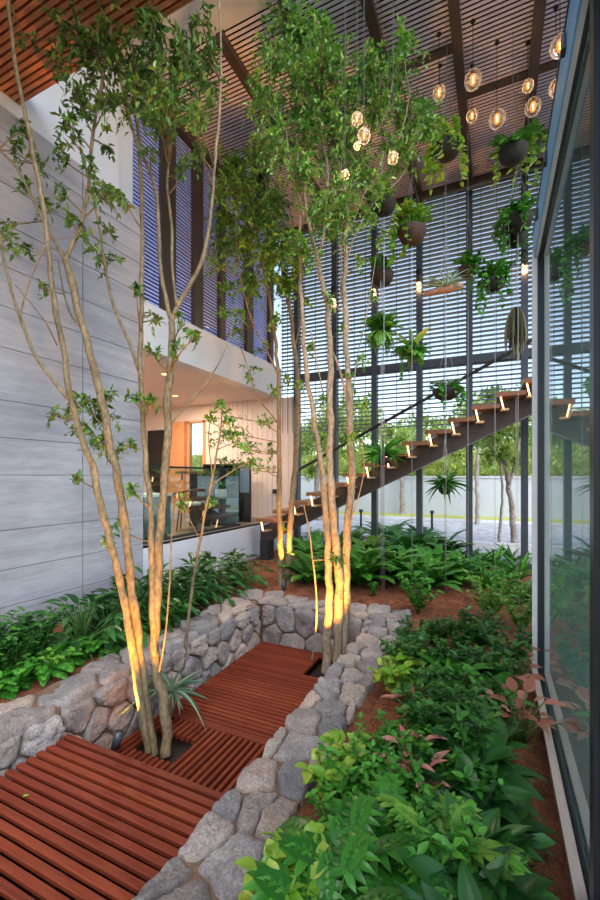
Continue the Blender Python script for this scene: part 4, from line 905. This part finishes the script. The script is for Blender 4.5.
# left bed under the house wall
FL = [p_fern(s, 16, L, (.35, 1.2), 24, .075, m, 1.5) for s, L, m in ((121, .38, 'fern'), (122, .34, 'fern_dark'), (123, .40, 'fern'))]
bed('sword_leaf_fern', 'fern', FL, [(18, 688), (38, 660), (10, 650), (60, 672), (78, 640), (90, 618), (116, 612), (98, 652), (45, 690), (118, 636), (30, 630), (66, 630)],
    '%s green feathery fern from the camera below the concrete wall', 'ferns below the concrete wall', 0, .30, xr=(-4.1, -3.42))
bed('boxleaf_shrub', 'shrub', [p_shrub(s, 12, .50, .20, .07, 'shrub', 34) for s in (125, 126, 127)],
    [(24, 626), (52, 616), (78, 602), (104, 594), (128, 588), (6, 640), (84, 660), (110, 655), (132, 640), (20, 668), (60, 648), (95, 690, .1)], '%s small-leaved dark shrub from the camera among the ferns by the concrete wall', 'dark shrubs by the concrete wall', 0, .40, xr=(-4.15, -3.5))
bed('schefflera', 'shrub', [p_blades(s, 60, (.12, .20), .36, T_OVATE, (-.3, 1.3), 'lily', .46) for s in (131, 132, 133)],
    [(162, 590), (176, 578), (192, 570), (206, 578), (218, 566), (234, 562), (250, 556), (196, 596), (176, 606), (226, 584), (244, 574), (264, 556), (212, 600), (158, 616), (238, 592), (260, 574)],
    '%s glossy drooping-leaved shrub from the camera below the white plinth', 'glossy shrubs below the white plinth', 0, .42, xr=(-4.1, -3.46))
bed('edging_plant', 'plant', [p_shrub(s, 8, .2, .16, .07, m, 16) for s, m in ((135, 'fern'), (136, 'fern_lime'))], [(110, 670, .1), (130, 655, .1), (150, 640, .1), (70, 690, .1), (170, 630, .1), (190, 620, .1), (210, 612, .1)], '%s low leafy edging plant from the camera along the left stone coping', 'low edging plants on the left', 0, .1, xr=(-4.1, -3.22))
bx = at_z(172, 690, -.2); o = make_plant('air_plant', p_blades(141, 44, (.16, .36), .07, T_STRAP, (-.2, 1.4), 'blueleaf'), (bx[0], bx[1], -.22), 'spiky silver green air plant growing from the foreground tree trunk', 'plant')
MB().tube([(-.04, -.03, -.30), (-.02, 0, -.12), (0, 0, 0)], [.03, .04, .03], 8).build('root_clump', 'bark', o, True)
# pine straw on the soil: nobody could count it
r = np.random.default_rng(5)
for k, (n, xa, xb, ya, yb, lab) in enumerate(((3600, -.80, .26, 1.2, 4.5, 'loose reddish pine straw on the soil of the bed by the glass wall'), (2200, -3.0, -.3, 5.14, 6.8, 'loose reddish pine straw on the open soil behind the stone cross wall'))):
    X = r.uniform(xa, xb, n); Y = r.uniform(ya, yb, n); s = MB()
    A = r.uniform(0, 6.283, n); Dr = np.stack([np.cos(A), np.sin(A), r.uniform(-.15, .3, n)], 1)
    Z = np.array([-.05 + .02 * noise.noise(Vector((x * 2.2, y * 2.2, 3))) + (mound(x, y) if y > 5 else 0) for x, y in zip(X, Y)])
    s.leaves(np.stack([X, Y, Z + .004], 1), Dr, [0, 0, 1.], r.uniform(.04, .11, n), .0035, T_LEAFLET)
    tag(s.build('pine_straw', 'straw'), lab, 'mulch', kind='stuff')
p = at_z(22, 797, -.185); s = MB(); s.leaves([p], (.5, .8, .05), (0, 0, 1.), .035, .02, T_LEAF); tag(s.build('fallen_leaf', 'lime'), 'tiny fallen yellow leaf lying on the raised foreground deck', 'leaf')

# ------------------------------------------------------------------ outside beyond the screen
def outdoor(px, base_d, stems, blobs, label, d, seed, mat='leafOut'):
    b = at_z(stems[0][0][0][0], stems[0][0][0][1], -.02)
    st = [(p, d, d + .1, a, c) for p, a, c in stems]
    return tree('outdoor_tree', tuple(b), label, 'tree', st, blobs, d, .16, mat, 'bark_out', seed, 1.0, .5, 'trees outside the back screen')
E1 = F * 1.62
def dz(y): return E1 / (y - HOR)
outdoor(0, 0, [([(514, 546), (513, 515), (509, 490), (506, 465), (497, 440), (492, 415)], .10, .04), ([(508, 488), (514, 470), (519, 445), (521, 420)], .06, .03), ([(506, 470), (500, 460), (488, 445)], .03, .02)],
        [(500, 425, 16), (520, 430, 14), (488, 440, 14), (510, 405, 14), (480, 420, 12), (522, 460, 10), (505, 450, 12), (470, 440, 12), (495, 395, 14)], 'branching pale-trunked tree outside, nearest the glass frame', dz(546), 61)
outdoor(0, 0, [([(499, 546), (501, 515), (503, 490), (500, 465), (498, 445)], .05, .02)], [(498, 440, 10), (505, 455, 8), (490, 455, 8)], 'slim straight trunk outside left of the branching tree', dz(546), 62)
outdoor(0, 0, [([(477, 524), (478, 500), (476, 480), (478, 455), (480, 435)], .10, .05)], [(478, 430, 14), (465, 440, 12), (488, 460, 10), (455, 455, 12), (440, 440, 14), (470, 415, 12)], 'slim dark trunk outside just right of a column', dz(524), 63)
outdoor(0, 0, [([(486, 516), (486, 495), (487, 480)], .06, .03)], [(487, 480, 8), (480, 484, 5), (494, 484, 5)], 'young palm-like tree outside against the pale boundary wall', dz(516), 64)
outdoor(0, 0, [([(402, 516), (402, 490), (401, 465), (402, 440)], .14, .06)], [(402, 440, 16), (385, 430, 14), (418, 445, 12), (430, 455, 12)], 'grey trunk outside seen below the middle stair treads', dz(516), 65)
outdoor(0, 0, [([(318, 520), (317, 490), (318, 465), (320, 440)], .16, .08)], [(318, 430, 18), (302, 445, 14), (335, 425, 16), (350, 435, 14), (310, 470, 10), (365, 425, 14)], 'thick grey trunk outside behind the lowest stair treads', dz(520), 66)
r = np.random.default_rng(9); hd = thing('hedge', (0, 19.2, -.05), 'tall clipped green hedge behind the pale boundary wall', 'hedge')
s = MB(); ground = []; nx = 60
core = MB(); v = []
for i in range(nx + 1):
    x = -16 + 32 * i / nx
    for k, (yy, zz) in enumerate(((18.7, 0), (18.6, 1.6), (18.8, 2.5), (19.4, 2.75), (20.1, 2.5), (20.3, 0))):
        q = .35 * noise.noise(Vector((x * .6, yy, zz))); v.append((x, yy + q * .5, max(-.1, zz + (q if zz > 2 else 0)) - (.1 if zz == 0 else 0)))
core.add(v, [(i * 6 + k, (i + 1) * 6 + k, (i + 1) * 6 + k + 1, i * 6 + k + 1) for i in range(nx) for k in range(5)]); part(hd, 'core', core, 'leafOut')
n = 9000; X = r.uniform(-16, 16, n); Zz = r.uniform(1.4, 2.9, n); Yy = 18.6 + .2 * r.normal(0, 1, n) + np.maximum(0, Zz - 2.2) * .5
s.leaves(np.stack([X, Yy, Zz + .25 * np.sin(X * 1.7)], 1), r.normal(0, 1, (n, 3)) + [0, -.6, .2], [0, -.4, 1.], r.uniform(.12, .26, n), .09, T_LEAF); part(hd, 'foliage', s, 'leafOut')
for i, (x, h, w) in enumerate(((-13, 5.2, 2.0), (-9.8, 4.4, 1.7), (-6.6, 5.6, 1.9), (-3.4, 4.6, 1.8), (-.6, 5.4, 1.9), (2.4, 5.9, 2.1), (5.6, 5.0, 1.9))):
    y = 21.5 + 1.2 * math.sin(i * 2.1); o = thing('background_tree', (x, y, -.05), '%s rounded tree from the left beyond the boundary hedge' % ORD[i], 'tree', 'trees beyond the hedge')
    MB().tube([(0, 0, 0), (.1, 0, h * .4), (0, .1, h * .7)], [.16, .12, .06], 9).build('trunk', 'bark_out', o, True)
    q = MB(); n = 1500; U = unit(r.normal(0, 1, (n, 3))) * (r.uniform(.35, 1, n) ** .5)[:, None]
    q.leaves(U * [w, w, h * .36] + [0, 0, h * .68], r.normal(0, 1, (n, 3)), [0, 0, 1.], r.uniform(.22, .42, n), .17, T_LEAF); q.build('foliage', 'leafOut', o)
for px, py, lab in ((361, 528, 'small dark bollard light on the paving below the middle stair treads'), (432, 530, 'small dark bollard light on the paving below the hanging spiky fern')):
    p = at_z(px, py, -.02); o = thing('bollard_light', (p[0], p[1], -.02), lab, 'bollard')
    MB().tube([(0, 0, 0), (0, 0, .50)], .035, 12).build('post', 'black', o, True); MB().tube([(0, 0, .50), (0, 0, .58)], .06, 12).build('cap', 'black', o, True)
